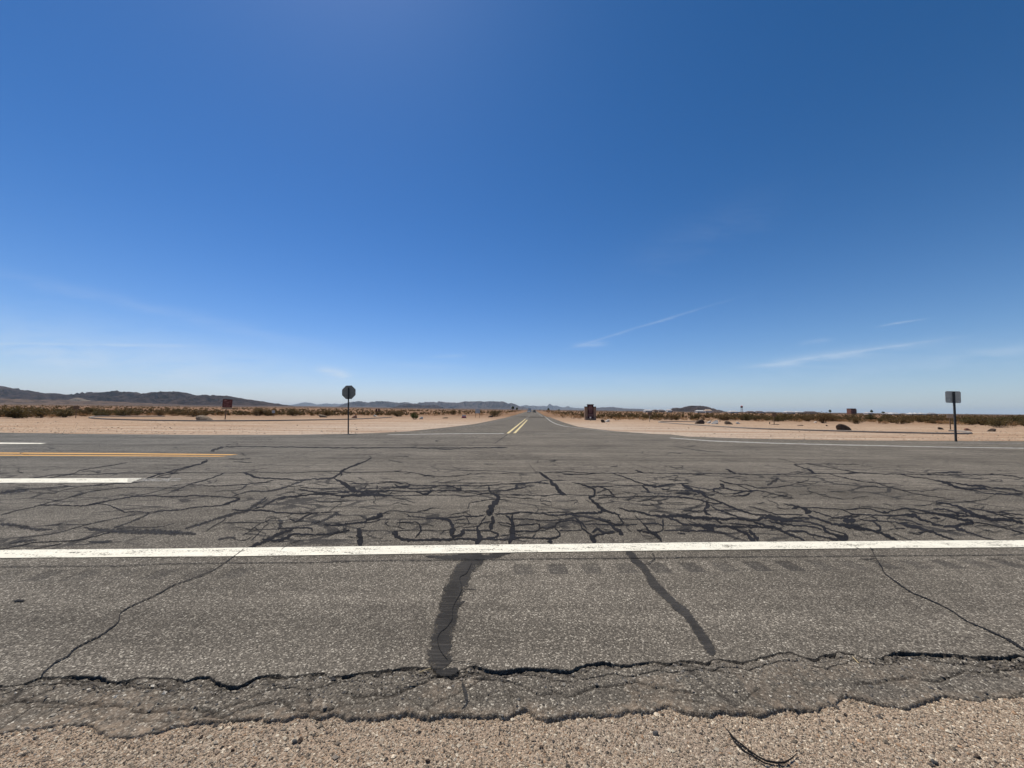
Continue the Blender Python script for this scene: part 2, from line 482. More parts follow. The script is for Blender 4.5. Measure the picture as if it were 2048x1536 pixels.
M_MAROON = simple('maroon_panel', (.045, .010, .012), .6, .3, 5)
M_MAROONL = simple('maroon_letter', (.40, .22, .20), .7, .2, 9)
M_GLASS = simple('dark_glass', (.02, .022, .024), .45, .1, 5, spec=.2)
M_CARW = simple('white_car_paint', (.75, .76, .78), .3, .03, 3)
M_CARD = simple('dark_car_paint', (.02, .02, .023), .3, .1, 3)
M_CARS = simple('silver_car_paint', (.35, .36, .37), .35, .05, 3, metal=.4)
M_RUB = simple('rubber', (.02, .02, .02), .9, .2, 30)
M_LAMP = simple('lamp_glass', (.65, .62, .55), .2, .05, 5)
M_WROOF = simple('white_metal_roof', (.42, .41, .39), .5, .06, 1)
M_WWALL = simple('white_wall', (.55, .54, .52), .8, .12, 1)
M_TWALL = simple('tan_wall', (.38, .29, .22), .85, .15, 1)
M_BROOF = simple('brown_roof', (.10, .075, .065), .85, .25, 1)
M_GROOF = simple('grey_roof', (.22, .22, .23), .8, .2, 1)
M_BRICK = simple('red_brick_wall', (.20, .085, .06), .9, .2, 2)
M_PINK = simple('pink_paint', (.50, .12, .15), .7, .3, 5)
M_GREYB = simple('pale_grey_panel', (.36, .42, .45), .6, .15, 4)


def rockmat(name, a, b):
    m, h = mat(name); tc = h.n('ShaderNodeTexCoord').outputs['Object']
    n = h.noise(tc, 3.5, 6, .7); n2 = h.noise(tc, 14, 4, .7)
    c = h.mix(h.ramp(n, [(.35, 0.0), (.68, 1.0)]), a, b)
    finish(h, c, .92, h.m('ADD', n, h.m('MULTIPLY', n2, .4)), .9, .06, .2)
    return m


M_ROCKD = rockmat('dark_rock', (.045, .032, .025), (.125, .088, .062))
M_ROCKT = rockmat('tan_rock', (.13, .095, .065), (.30, .235, .165))
M_ROCKW = rockmat('white_rock', (.42, .38, .33), (.66, .62, .55))
M_ROCKR = rockmat('red_rock', (.22, .11, .075), (.36, .22, .16))


def leafmat(name, a, b, c3):
    m, h = mat(name)
    oi = h.n('ShaderNodeObjectInfo').outputs['Random']
    pos = h.n('ShaderNodeNewGeometry').outputs['Position']
    n = h.noise(pos, 1.7, 3, .7); n2 = h.noise(pos, .09, 3, .7)
    c = h.mix(h.ramp(n, [(.35, 0.0), (.65, 1.0)]), a, b)
    c = h.mix(h.m('MULTIPLY', oi, .75), c, c3)
    c = h.mix(h.ramp(n2, [(.48, 0.0), (.62, .6)]), c, c3)
    p = h.n('ShaderNodeBsdfPrincipled', inp={'Base Color': c, 'Roughness': .75, 'Specular IOR Level': .25})
    t = h.n('ShaderNodeBsdfTranslucent', inp={'Color': c})
    mx = h.n('ShaderNodeMixShader', inp={0: .3, 1: p.outputs[0], 2: t.outputs[0]})
    h.n('ShaderNodeOutputMaterial', inp={'Surface': mx.outputs[0]})
    return m


M_LEAF = leafmat('creosote_leaf', (.046, .042, .013), (.145, .115, .038), (.17, .10, .042))
M_DRY = leafmat('dry_brush', (.32, .195, .09), (.50, .34, .165), (.32, .165, .075))
M_GREEN = leafmat('green_leaf', (.04, .06, .014), (.085, .11, .03), (.06, .08, .02))
M_STEM = simple('stem_bark', (.085, .055, .04), .9, .3, 20)


def hillmat(name, a, b, c3, sc):
    m, h = mat(name); pos = h.n('ShaderNodeNewGeometry').outputs['Position']
    n = h.noise(pos, sc, 6, .65); n2 = h.noise(pos, sc * 5, 5, .7)
    c = h.mix(h.ramp(n, [(.38, 0.0), (.62, 1.0)]), a, b)
    c = h.mix(h.ramp(n2, [(.52, 0.0), (.72, .55)]), c, c3)
    finish(h, c, 1.0, n2, .6, 40 if sc < .002 else 12, .0)
    return m


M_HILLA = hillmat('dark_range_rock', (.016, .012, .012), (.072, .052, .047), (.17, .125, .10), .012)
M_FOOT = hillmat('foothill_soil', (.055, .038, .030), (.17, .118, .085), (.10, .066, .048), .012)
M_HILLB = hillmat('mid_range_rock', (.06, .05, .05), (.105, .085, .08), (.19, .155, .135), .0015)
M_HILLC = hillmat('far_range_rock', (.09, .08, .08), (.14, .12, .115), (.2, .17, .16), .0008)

# ------------------------------------------------------------------ terrain
US = [(-2.5, 9), (uat(0), 9.5), (uat(600), 8.5), (uat(900), 6.6), (uat(1067), 5.6), (uat(1300), 5.0), (uat(1600), 4.3), (uat(2048), 3.6), (2.5, 3)]
UX = np.array([a for a, b in US]); UYv = np.array([b for a, b in US])


def terr(x, y):
    x = np.asarray(x, dtype=float); y = np.asarray(y, dtype=float)
    r = np.hypot(x, y)
    u = np.where(y > 1, x / np.maximum(y, 1), np.sign(x) * 2.5)
    s = np.interp(u, UX, UYv) / FPX
    dd = np.maximum(y, r * .35)
    k = np.maximum(dd - 95, 0); k = np.where(dd < 135, k * k / 80.0, dd - 115)
    z = s * k - .03
    am = np.clip((r - 55) / 60, 0, 1)
    z = z + am * (.22 * (fbm(x, y, .03, 3, 5) - .5)) + np.clip((r - 800) / 2000, 0, 1) * 14 * (fbm(x, y, .0012, 4, 9) - .62)
    return z


def gz(x, y): return float(terr(x, y))


naz = 720
fr = np.concatenate([np.linspace(-60, 60, 520), np.linspace(60, 300, 200)[1:-1]]) * math.pi / 180
rad = np.concatenate([[0.4], np.geomspace(1.0, 45000, 230)])
A, Rr = np.meshgrid(fr, rad)
gx, gy = np.sin(A) * Rr, np.cos(A) * Rr
gzv = terr(gx, gy)
gzv = gzv - .05 * (np.hypot(gx / 11, (gy - 1.5) / 3) < 1)   # lies beneath the modelled gravel verge
n_a = len(fr); idx = np.arange(n_a * len(rad)).reshape(len(rad), n_a)
nx = np.roll(idx, -1, axis=1)
fc = np.stack([idx[:-1], idx[1:], nx[1:], nx[:-1]], -1).reshape(-1, 4)
g = npmesh('ground', np.stack([gx, gy, gzv], -1).reshape(-1, 3), fc, M_SAND, smooth=True)
tag(g, kind='structure')

# ------------------------------------------------------------------ highway
def panel(X0, Y0, S, pts): return [(X0 + p[0] / S, Y0 + p[1] / S) + tuple(q / S for q in p[2:]) for p in pts]
S7 = 2048 / 700; S36 = 2048 / 360
PAN = {'P1': (0, 925, S36), 'P2': (340, 925, S36), 'P3': (680, 925, S36), 'P4': (1020, 925, S36), 'P5': (1360, 925, S36), 'P6': (1688, 925, S36),
       'Q4': (0, 1080, S7), 'Q5': (660, 1080, S7), 'Q6': (1348, 1080, S7), 'U1': (0, 860, S7), 'U2': (660, 860, S7), 'U3': (1348, 860, S7)}


def pp(name, pts): return panel(*PAN[name], pts)


crk = pp('Q4', [(0, 850), (100, 845), (170, 825), (240, 800), (370, 795), (490, 790), (570, 795), (640, 825), (720, 818), (800, 800), (900, 800), (1000, 808), (1080, 825), (1150, 800), (1230, 795), (1290, 840), (1400, 845), (1500, 800), (1600, 780), (1700, 795), (1800, 785), (1900, 775)]) \
    + pp('Q5', [(0, 795), (60, 795), (150, 775), (300, 755), (450, 745), (600, 738), (660, 760), (740, 768), (850, 728), (920, 750), (1000, 760), (1100, 745), (1300, 750), (1420, 755), (1500, 725), (1580, 710), (1640, 712), (1700, 725), (1800, 720), (1900, 715)]) \
    + pp('Q6', [(0, 715), (60, 705), (180, 715), (270, 690), (400, 710), (500, 690), (600, 660), (680, 650), (740, 680), (820, 695), (900, 670), (980, 655), (1050, 665), (1120, 690), (1220, 685), (1290, 650), (1400, 655), (1600, 665), (1750, 675), (1900, 680), (2048, 670)])
edg = pp('Q4', [(0, 1120), (120, 1092), (300, 1080), (480, 1070), (560, 1100), (660, 1130), (850, 1110), (1100, 1055), (1400, 1035), (1700, 1022)]) \
    + pp('Q5', [(0, 1010), (100, 1020), (280, 1015), (480, 990), (540, 1020), (640, 1015), (700, 1005), (860, 1010), (1030, 1015), (1100, 980), (1165, 965), (1200, 1000), (1270, 1020), (1370, 1005), (1500, 1010), (1570, 1005), (1640, 990), (1750, 975), (1900, 985), (1990, 950)]) \
    + pp('Q6', [(0, 965), (100, 1000), (200, 1005), (300, 985), (500, 995), (700, 975), (900, 960), (975, 955), (1005, 905), (1060, 905), (1180, 935), (1300, 955), (1420, 945), (1500, 910), (1600, 900), (1800, 910), (1900, 905), (2048, 890)])
sec = pp('Q4', [(0, 960), (100, 930), (300, 930), (500, 950), (640, 940), (850, 1005), (1100, 965), (1280, 1000), (1480, 960), (1640, 930), (1760, 975), (1900, 975)]) \
    + pp('Q5', [(0, 985), (90, 890), (300, 905), (380, 880), (470, 850), (620, 780), (760, 800), (860, 800), (980, 800), (1120, 830), (1220, 885), (1320, 880), (1420, 905), (1560, 840), (1800, 820), (1950, 850)]) \
    + pp('Q6', [(0, 880), (150, 875), (230, 885), (350, 870), (450, 893), (560, 880), (720, 870), (800, 850), (930, 845), (1280, 805), (1400, 795), (1500, 800), (1700, 750), (1900, 745), (2048, 735)])


def curve(px, ext=None):
    w_ = np.array([tuple(at(p[0], p[1]))[:2] for p in px]); o = np.argsort(w_[:, 0]); return w_[o]


cw, ew, sw = curve(crk), curve(edg), curve(sec)
xs = np.concatenate([np.linspace(-11, -3.6, 260)[:-1], np.arange(-3.6, 3.6, .0065), np.linspace(3.6, 11, 260)])
ss = np.concatenate([np.arange(-.95, -.10, .0062), np.arange(-.10, .035, .0024), np.arange(.035, .40, .010), np.linspace(.40, 2.6, 170)])
GX, GS = np.meshgrid(xs, ss)


def cy(cv, x, seed):
    b = np.interp(x, cv[:, 0], cv[:, 1])
    mean = cv[:, 1].mean()
    sl = (cv[-1, 1] - cv[0, 1]) / (cv[-1, 0] - cv[0, 0])
    outx = np.abs(x) > 2.9
    b = np.where(x < cv[0, 0], cv[0, 1] + (x - cv[0, 0]) * RSL, np.where(x > cv[-1, 0], cv[-1, 1] + (x - cv[-1, 0]) * RSL, b))
    b = b + np.where(outx, .12 * (fbm(x, x * 0, 1.1, 3, seed) - .5), 0)
    return b + (.020 if seed == 11 else .040) * (fbm(x, x * 0 + 3, 14, 3, seed + 3) - .5) + .014 * (fbm(x, x * 0 + 7, 60, 2, seed + 4) - .5)


yc = cy(cw, xs, 11)[None, :].repeat(len(ss), 0)
GY = np.where(GS <= .40, yc + GS, (yc + .40) + (4.52 - yc - .40) * (GS - .40) / 2.2)
ye, ysx = cy(ew, xs, 31)[None, :].repeat(len(ss), 0), cy(sw, xs, 51)[None, :].repeat(len(ss), 0)
ye = np.minimum(ye, yc - .05); ysx = np.clip(ysx, ye + .03, yc - .04)
micro = .0016 * (fbm(GX, GY, 55, 2, 2) - .5) + .0014 * (fbm(GX, GY, 5, 2, 3) - .5) - .0014
d = GY - yc                                    # >0: intact shoulder
cwid = .0022 + .0085 * vn(GX, GX * 0 + 2, 4.0, 8) ** 1.8 + .002 * vn(GX, GX * 0 + 9, 40.0, 18)
drop = .002 + .006 * vn(GX, GX * 0 + 5, 1.6, 9)
z = micro + 0.0
rough_ = fbm(GX, GY, 22, 3, 71)
broken = np.clip(1.3 - (yc - GY) / (.015 + .15 * vn(GX, GX * 0 + 4, 2.6, 12) ** 1.4), 0, 1) * (d < 0)
cont0 = np.clip((vn(GX, GX * 0 + 21, 3.4, 29) - .22) * 3.5, .12, 1)
shelf = -drop * cont0 - .004 * fbm(GX, GY, 9, 3, 14) - broken * .030 * np.clip(rough_ - .34, 0, 1) - .030 * np.clip((yc - GY - .05) / .7, 0, 1)
shelf += micro * 1.2
z = np.where(d < 0, shelf, z)
trench = np.where(d < 0, np.exp(-(d / cwid) ** 2), np.exp(-(d / .0016) ** 2))
cont = np.clip((vn(GX, GX * 0 + 21, 3.4, 29) - .22) * 3.5, .12, 1)
drop = drop * cont
tdep = (.002 + .012 * np.clip(1.6 * vn(GX, GX * 0 + 12, 2.7, 19) - .2, 0, 1)) * cont
z = z - trench * tdep
d2 = GY - ysx
# fractured slabs: edges of a cellular pattern, only on the loose strip
def worley(x, y, sc, seed):
    x = x * sc + 500; y = y * sc + 500; i0, j0 = np.floor(x), np.floor(y)
    f1 = np.full(x.shape, 9.0); f2 = f1.copy()
    for a in (-1, 0, 1):
        for b in (-1, 0, 1):
            i, j = i0 + a, j0 + b
            dd = np.hypot(i + hsh(i, j, seed) - x, j + hsh(i, j, seed + 1) - y)
            f2 = np.where(dd < f1, f1, np.minimum(f2, dd)); f1 = np.minimum(f1, dd)
    return f2 - f1
wx = GX + .05 * (fbm(GX, GY, 9, 3, 61) - .5); wy = GY + .05 * (fbm(GX, GY, 9, 3, 62) - .5)
cell = worley(wx * .55, wy, 5.5, 63)
cell = np.clip(1.2 - cell / (.025 + .035 * vn(GX, GY, 2.0, 64)), 0, 1) * (d < -.01) * (vn(GX, GY, 1.9, 65) > .40)
y3 = yc - .022 - .085 * vn(GX, GX * 0 + 31, 2.3, 33) - .03 * (fbm(GX, GX * 0 + 32, 9, 3, 34) - .5)
t3 = np.exp(-((GY - y3) / .004) ** 2) * (vn(GX, GX * 0 + 35, 2.1, 36) > .36) * (d < -.004)
z = z - t3 * .007
cell2 = worley(wx * .8, wy, 22, 66)
cell2 = np.clip(1 - cell2 / .16, 0, 1) * np.clip(broken * 1.5, 0, 1)
z = z - cell * .006 - cell2 * .007
cell = np.clip(cell + cell2 * .7 + t3, 0, 1)
has2 = (vn(GX, GX * 0 + 6, 1.3, 22) > .22)
t2 = np.exp(-(d2 / .0065) ** 2) * has2
z = z - t2 * .010
dd_ = GY - ye
z = np.where(dd_ < .012, z - np.clip((.012 - dd_) / .03, 0, 1) * .09, z)
# rumble strip
ra, rb = at(1115, 1135), at(1990, 1124)
rdir = Vector((1, RSL, 0)).normalized(); rn = Vector((-rdir.y, rdir.x, 0))
along = (GX - ra.x) * rdir.x + (GY - ra.y) * rdir.y
acro = (GX - ra.x) * rn.x + (GY - ra.y) * rn.y
q = (along / .30 + .5) % 1 - .5
gro = np.minimum(np.clip((.085 - np.abs(q * .30)) / .012, 0, 1), np.clip((.115 - np.abs(acro + .02)) / .02, 0, 1))
gro = gro * np.where((along > -.45) | (along < -2.55), 1, .0)
# they are worn: each one has its own depth
ind = np.floor(along / .30 + .5); wearq = (.45 + .35 * hsh(ind, ind * 0, 77)) * np.where(along < -2, .6, 1.0)
z = z - gro * wearq * .011
ledge = np.clip((GY - 4.3) / .2, 0, 1); z = z * (1 - ledge) - .001 * ledge
dark = np.clip(trench * .9 + cell * .8 + broken * .55 * np.clip((rough_ - .45) * 6, 0, 1) + t2 * 1.0 + np.clip(1 - np.abs(dd_) / .005, 0, 1) * .5, 0, 1)  # crack and ledge darkening is shade put into the colour; broken patches are dark asphalt
dust = np.clip(1 - (GY - ye) / .07, 0, 1) * .6 + .30 * np.clip(-d / .1, 0, 1) * (fbm(GX, GY, 4, 3, 81) > .52) \
    + np.where(d < 0, np.clip((-GX - .3) / 1.5, 0, 1) * .30 * np.clip(-d / .2, 0, 1), 0)
dust = np.clip(dust, 0, 1) * (1 - .8 * dark)
near = npmesh('shoulder', np.stack([GX, GY, z], -1).reshape(-1, 3), gridfaces(len(xs), len(ss)), M_ASPH, smooth=True,
              attrs={'dark': dark, 'dust': dust, 'groove': gro * wearq})

# gravel verge in front of it
xs2 = np.concatenate([np.linspace(-10, -3.4, 130)[:-1], np.arange(-3.4, 3.4, .010), np.linspace(3.4, 10, 130)])
ys2 = np.arange(.3, 2.3, .010)
HX, HY = np.meshgrid(xs2, ys2)
yee = cy(ew, HX, 31)


def gravz(x, y, e):
    z = -.035 + .018 * (fbm(x, y, 2.6, 4, 91) - .5) + .005 * (fbm(x, y, 35, 2, 92) - .5)
    z = z - np.clip((e - y) / 1.0, 0, 1) * .02
    # on the left the gravel has crept over the asphalt edge
    z = z + np.clip((-x - .2) / 1.2, 0, 1) * .008 - .05 * np.clip((y - e - .10) / .2, 0, 1)
    return z


hz = gravz(HX, HY, yee) - .08 * np.clip((np.abs(HX) - 9) / 1, 0, 1)
gv = npmesh('gravel_verge', np.stack([HX, HY, hz], -1).reshape(-1, 3), gridfaces(len(xs2), len(ys2)), M_GRAV, smooth=True)
tag(gv, kind='structure')

# loose stones: real little pebbles
def pebbles(name, P, rr, cols, squash=.65):
    n = len(P)
    base = np.array([(1, 0, 0), (-1, 0, 0), (0, 1, 0), (0, -1, 0), (0, 0, 1), (0, 0, -1)], float)
    tri = np.array([(0, 2, 4), (2, 1, 4), (1, 3, 4), (3, 0, 4), (2, 0, 5), (1, 2, 5), (3, 1, 5), (0, 3, 5)])
    B = base[None] * (1 + .5 * (rng.random((n, 6, 3)) - .5)) + .35 * (rng.random((n, 6, 3)) - .5)
    B *= rr[:, None, None] * (1 + .5 * (rng.random((n, 1, 3)) - .5))
    B[:, :, 2] *= squash
    a = rng.random(n) * 6.283; c, s = np.cos(a)[:, None], np.sin(a)[:, None]
    V = np.stack([B[:, :, 0] * c - B[:, :, 1] * s, B[:, :, 0] * s + B[:, :, 1] * c, B[:, :, 2]], -1) + P[:, None, :]
    Fc = (tri[None] + (np.arange(n) * 6)[:, None, None]).reshape(-1, 3)
    o = npmesh(name, V.reshape(-1, 3), Fc, M_STONE, colors=np.repeat(cols, 6, axis=0))
    return o


pal = np.array([(.38, .295, .21), (.46, .375, .275), (.29, .22, .155), (.60, .50, .37), (.18, .145, .105), (.075, .063, .052), (.66, .57, .43), (.37, .235, .14)])
pw = np.array([.22, .20, .15, .12, .13, .08, .06, .04]); pw = pw / pw.sum()
N = 190000
px_ = rng.uniform(-3.6, 3.6, N); py_ = rng.uniform(1.3, 2.32, N)
e_ = cy(ew, px_, 31)
keep = py_ < e_ + .01 + .09 * rng.random(N) * np.clip((-px_ + .5) / 1.5, .0, 1)
px_, py_, e_ = px_[keep], py_[keep], e_[keep]
r_ = np.clip(rng.lognormal(math.log(.0031), .42, len(px_)), .0016, .013)
cI = rng.choice(len(pal), len(px_), p=pw); cc = pal[cI] * rng.uniform(.75, 1.2, (len(px_), 1))
pz = gravz(px_, py_, e_) + r_ * .25
# stones bared in the broken strip
N2 = 15000
bx_ = rng.uniform(-3.7, 3.7, N2); by_ = rng.uniform(1.6, 2.5, N2)
yc2, ye2 = cy(cw, bx_, 11), cy(ew, bx_, 31)
k2 = (by_ < yc2 - .012) & (by_ > ye2 + .01) & (rng.random(N2) < np.clip(1.1 - (yc2 - by_) / .22, .18, 1))
bx_, by_ = bx_[k2], by_[k2]
xi = np.clip(np.searchsorted(xs, bx_), 0, len(xs) - 1); yi = np.clip(np.searchsorted(ss, by_ - yc[0, xi]), 0, len(ss) - 1)
br = np.clip(rng.lognormal(math.log(.0044), .38, len(bx_)), .002, .013)
pal2 = np.array([(.10, .09, .08), (.16, .145, .125), (.24, .205, .165), (.38, .335, .265), (.05, .043, .038), (.60, .54, .44)])
c2 = pal2[rng.choice(6, len(bx_), p=[.25, .25, .2, .12, .12, .06])]
P = np.concatenate([np.stack([px_, py_, pz], -1), np.stack([bx_, by_, z[yi, xi] + br * .2], -1)])
gob = pebbles('gravel', P, np.concatenate([r_, br]), np.concatenate([cc, c2]))
tag(gob, 'loose tan and grey gravel in front of the broken asphalt edge', 'gravel', kind='stuff')

# a few bigger dark stones lying on the gravel
DST = [(1311, 1473, .015), (1082, 1500, .012), (600, 1490, .014), (590, 1492, .012), (855, 1528, .011), (465, 1508, .010), (1283, 1435, .009), (1690, 1437, .009),
       (1955, 1518, .012), (1870, 1530, .012), (402, 1482, .010), (595, 1408, .011)]


def rockmesh(name, sx, sy, sz, m, seed, parent=None, cuts=3, angular=.5):
    import bmesh
    bm = bmesh.new(); bmesh.ops.create_icosphere(bm, subdivisions=cuts, radius=1)
    rr = random.Random(seed)
    planes = [(Vector((rr.gauss(0, 1), rr.gauss(0, 1), rr.gauss(0, .75))).normalized(), rr.uniform(.52, .86)) for _ in range(10)]
    shear = rr.choice((-.55, .45, .6)); planes = [(n_, dd if n_.z < .7 else .95) for n_, dd in planes]
    for v in bm.verts:
        c = v.co.copy()
        for nrm, dd in planes:
            t = c.dot(nrm)
            if t > dd: c -= nrm * (t - dd) * 1.0
        nz = .12 * (float(fbm(c.x * 1.0 + seed, c.y + c.z * .7, 2.5, 3, seed)) - .5)
        c *= 1 + nz
        c.x += shear * max(c.z, 0) - .12 * shear
        v.co = Vector((c.x * sx, c.y * sy, c.z * sz))
    me = bpy.data.meshes.new(name); bm.to_mesh(me); bm.free(); me.materials.append(m)
    o = bpy.data.objects.new(name, me); COL.objects.link(o); o.parent = parent
    return o


for i, (x, y, r) in enumerate(DST):
    p = at(x, y, -.045)
    e = float(cy(ew, np.array([p.x]), 31)[0]); p.z = float(gravz(p.x, p.y, e))
    o = rockmesh('dark_stone', r, r * .8, r * .7, M_ROCKD if i % 3 else M_POST, 100 + i, cuts=2)
    o.location = (p.x, p.y, p.z + r * .35); o.rotation_euler = (0, 0, i)
    tag(o, 'small dark stone lying loose on the tan gravel in the foreground', 'stone', 'dark stones on the foreground gravel')


def resample(pts, step):
    """Catmull-Rom through (x,y,w) points"""
    P_ = [Vector((p[0], p[1], p[2])) for p in pts]
    P_ = [2 * P_[0] - P_[1]] + P_ + [2 * P_[-1] - P_[-2]]
    o = []
    for i in range(1, len(P_) - 2):
        a, b, c, d_ = P_[i - 1], P_[i], P_[i + 1], P_[i + 2]
        n = max(1, int((c - b).xy.length / step))
        for k in range(n):
            t = k / n
            o.append(.5 * ((2 * b) + (c - a) * t + (2 * a - 5 * b + 4 * c - d_) * t * t + (3 * b - a - 3 * c + d_) * t ** 3))
    o.append(P_[-2])
    return o


class Ribbons:
    def __init__(s): s.v = []; s.f = []; s.e = []; s.k = 0

    def add(s, pts, z0, jit=.35, wob=.6, dz=.000008, taper=True, seed=None):
        pts = [(p[0], p[1], p[2]) for p in pts]
        q = resample(pts, 1.6)
        s.k += 1; sd_ = s.k if seed is None else seed
        L, R_ = [], []; n = len(q)
        for i, p in enumerate(q):
            a, b = q[max(i - 1, 0)], q[min(i + 1, n - 1)]
            t = (b - a).xy
            if t.length < 1e-6: t = Vector((1, 0))
            t.normalize(); nr = Vector((-t.y, t.x))
            off = wob * (float(fbm(i * 1.0, sd_ * 3.7, .22, 3, sd_, .7)) - .5) * min(1.5, .5 + p.z * .3)
            j1 = 1 + jit * 2 * (float(vn(i * 1.0, sd_ * 1.3, .45, sd_ + 5)) - .5) + jit * (float(vn(i * 1.0, 9.1, 1.1, sd_ + 8)) - .5)
            j2 = 1 + jit * 2 * (float(vn(i * 1.0, sd_ * 2.3, .45, sd_ + 6)) - .5) + jit * (float(vn(i * 1.0, 4.1, 1.1, sd_ + 9)) - .5)
            tp = min(1, .25 + min(i, n - 1 - i) * .3) if taper else 1
            hw = max(p.z, .5) * .5 * tp
            c = p.xy + nr * off
            L.append(c + nr * hw * j1); R_.append(c - nr * hw * j2)
        z = z0 + s.k * dz; b0 = len(s.v)
        for l, r in zip(L, R_):
            a, b = at(l.x, l.y, z), at(r.x, r.y, z)
            s.v += [tuple(a), tuple((a + b) / 2), tuple(b)]; s.e += [0.0, 1.0, 0.0]
        for i in range(n - 1):
            k = b0 + 3 * i
            s.f += [(k, k + 1, k + 4, k + 3), (k + 1, k + 2, k + 5, k + 4)]

    def build(s, name, m, parent):
        return npmesh(name, s.v, s.f, m, parent, attrs={'mid': s.e})


def jag(pts, amp, step, seed):
    """world xy polyline -> subdivided and ragged"""
    o = []
    for (a, b) in zip(pts[:-1], pts[1:]):
        n = max(1, int(math.dist(a, b) / step))
        for k in range(n):
            t = k / n; x, y = a[0] + (b[0] - a[0]) * t, a[1] + (b[1] - a[1]) * t
            o.append((x + amp * (float(fbm(x, y, .9, 4, seed)) - .5), y + amp * (float(fbm(x, y, .9, 4, seed + 9)) - .5)))
    o.append(pts[-1]); return o


def poly_xy(name, pts, z, m, parent=None):
    import bmesh
    bm = bmesh.new(); vs = [bm.verts.new((p[0], p[1], z if len(p) < 3 else p[2])) for p in pts]
    f = bm.faces.new(vs); f.normal_update()
    if f.normal.z < 0: bmesh.ops.reverse_faces(bm, faces=[f])
    bmesh.ops.triangulate(bm, faces=list(bm.faces))
    me = bpy.data.meshes.new(name); bm.to_mesh(me); bm.free(); me.materials.append(m)
    o = bpy.data.objects.new(name, me); COL.objects.link(o); o.parent = parent; return o


def w2(px, py): p = at(px, py); return (p.x, p.y)


farL = [w2(0, 865), w2(195, 868), w2(400, 869.7), w2(536, 869.8), w2(614, 869), w2(702, 867.6)]
farR = [w2(1300, 867.6), w2(1340, 869), w2(1378, 873), w2(1495, 877), w2(1700, 880.5), w2(2048, 882.3)]
dl = Vector(farL[0]) - Vector(farL[3]); dl.normalize(); dr = Vector(farR[-1]) - Vector(farR[-2]); dr.normalize()
farE = [tuple(Vector(farL[0]) + dl * 90)] + farL
farE2 = farR + [tuple(Vector(farR[-1]) + dr * 90)]
fe = jag(farE, .35, .35, 3) + jag([farL[-1], farR[0]], .0, 2, 3)[1:] + jag(farE2, .35, .35, 4)[1:]
hx0, hx1 = fe[0][0], fe[-1][0]
body = [(hx0, 1.9 + RSL * hx0), (-10.9, 4.47), (10.9, 4.47), (hx1, 1.9 + RSL * hx1)] + fe[::-1]
body = [(hx0, 2.2 + RSL * hx0), (-10.95, 2.2), (-10.95, 4.47), (10.95, 4.47), (10.95, 2.2), (hx1, 2.2 + RSL * hx1)] + fe[::-1]
hw = poly_xy('highway', body, 0.0, M_ASPH); tag(hw, kind='structure')
near.parent = hw

# painted lines -------------------------------------------------------
def line_px(name, top, bot, z, m, parent, extL=0, extR=0, amp=.022):
    """stripe between two pixel polylines (left to right), unrolled on the road"""
    T = [w2(*p) for p in top]; B = [w2(*p) for p in bot]
    def ext(Q):
        Q = list(Q)
        a = (Vector(Q[0]) - Vector(Q[1])).normalized(); b = (Vector(Q[-1]) - Vector(Q[-2])).normalized()
        if extL: Q.insert(0, tuple(Vector(Q[0]) + a * extL))
        if extR: Q.append(tuple(Vector(Q[-1]) + b * extR))
        return Q
    T, B = jag(ext(T), amp, .12, 5), jag(ext(B), amp, .12, 6)
    return poly_xy(name, T + B[::-1], z, m, parent)


line_px('edge_line', [(0, 1101), (512, 1096), (1024, 1089.5), (1536, 1084), (2048, 1081)], [(0, 1117), (512, 1112.5), (1024, 1105.5), (1536, 1099), (2048, 1095)], .0042, M_WHITE, hw, 12, 12)
line_px('lane_dash', [(0, 957.5), (284, 956.5)], [(0, 966), (262, 965.5)], .004, M_WHITE, hw, 6, 0)
line_px('lane_dash', [(255, 957.5), (362, 956.8)], [(255, 964.5), (360, 963)], .0065, M_WHITE_F, hw)
line_px('lane_dash', [(0, 885.2), (93, 886.2)], [(0, 887.8), (82, 888)], .004, M_WHITE, hw, 9, 0)
line_px('centre_line', [(0, 905.2), (250, 906.4), (476, 909.0)], [(0, 907.3), (250, 908.7), (462, 910.4)], .004, M_YEL, hw, 20, 0)
line_px('centre_line', [(0, 909.6), (250, 910.9), (455, 912.4)], [(0, 911.6), (250, 912.6), (440, 913.4)], .004, M_YEL, hw, 20, 0)
line_px('turn_line', [(1340, 875.4), (1420, 881), (1550, 886), (1700, 889.5), (1880, 893.6), (2048, 895.8)], [(1340, 876.4), (1420, 882.6), (1550, 887.4), (1700, 891), (1880, 894.8), (2048, 897.2)], .004, M_WHITE_W, hw, 0, 20)
line_px('edge_line', [(1880, 885.2), (2048, 886.6)], [(1880, 886.0), (2048, 887.6)], .004, M_WHITE_F, hw, 0, 20)

# sealed cracks ---------------------------------------------------------
tar, tarf, tars, crak = Ribbons(), Ribbons(), Ribbons(), Ribbons()


def T(pn, w_, pts, kind='t'):
    pts = [p if len(p) == 3 else (p[0], p[1], w_) for p in pts]
    Q_ = pp(pn, pts)
    k_ = {'t': 1.04, 'f': 1.0, 'c': .85}[kind]
    Q_ = [(a, b, c * k_) for a, b, c in Q_]
    if kind == 't': tar.add(Q_, .0020, jit=.5, wob=2.2)
    elif kind == 'f': tarf.add(Q_, .0010, jit=.5)
    else: crak.add([(a, b, max(c * (.55 if b < 950 else 1), .45)) for a, b, c in Q_], .0046, jit=.6, wob=1.3)


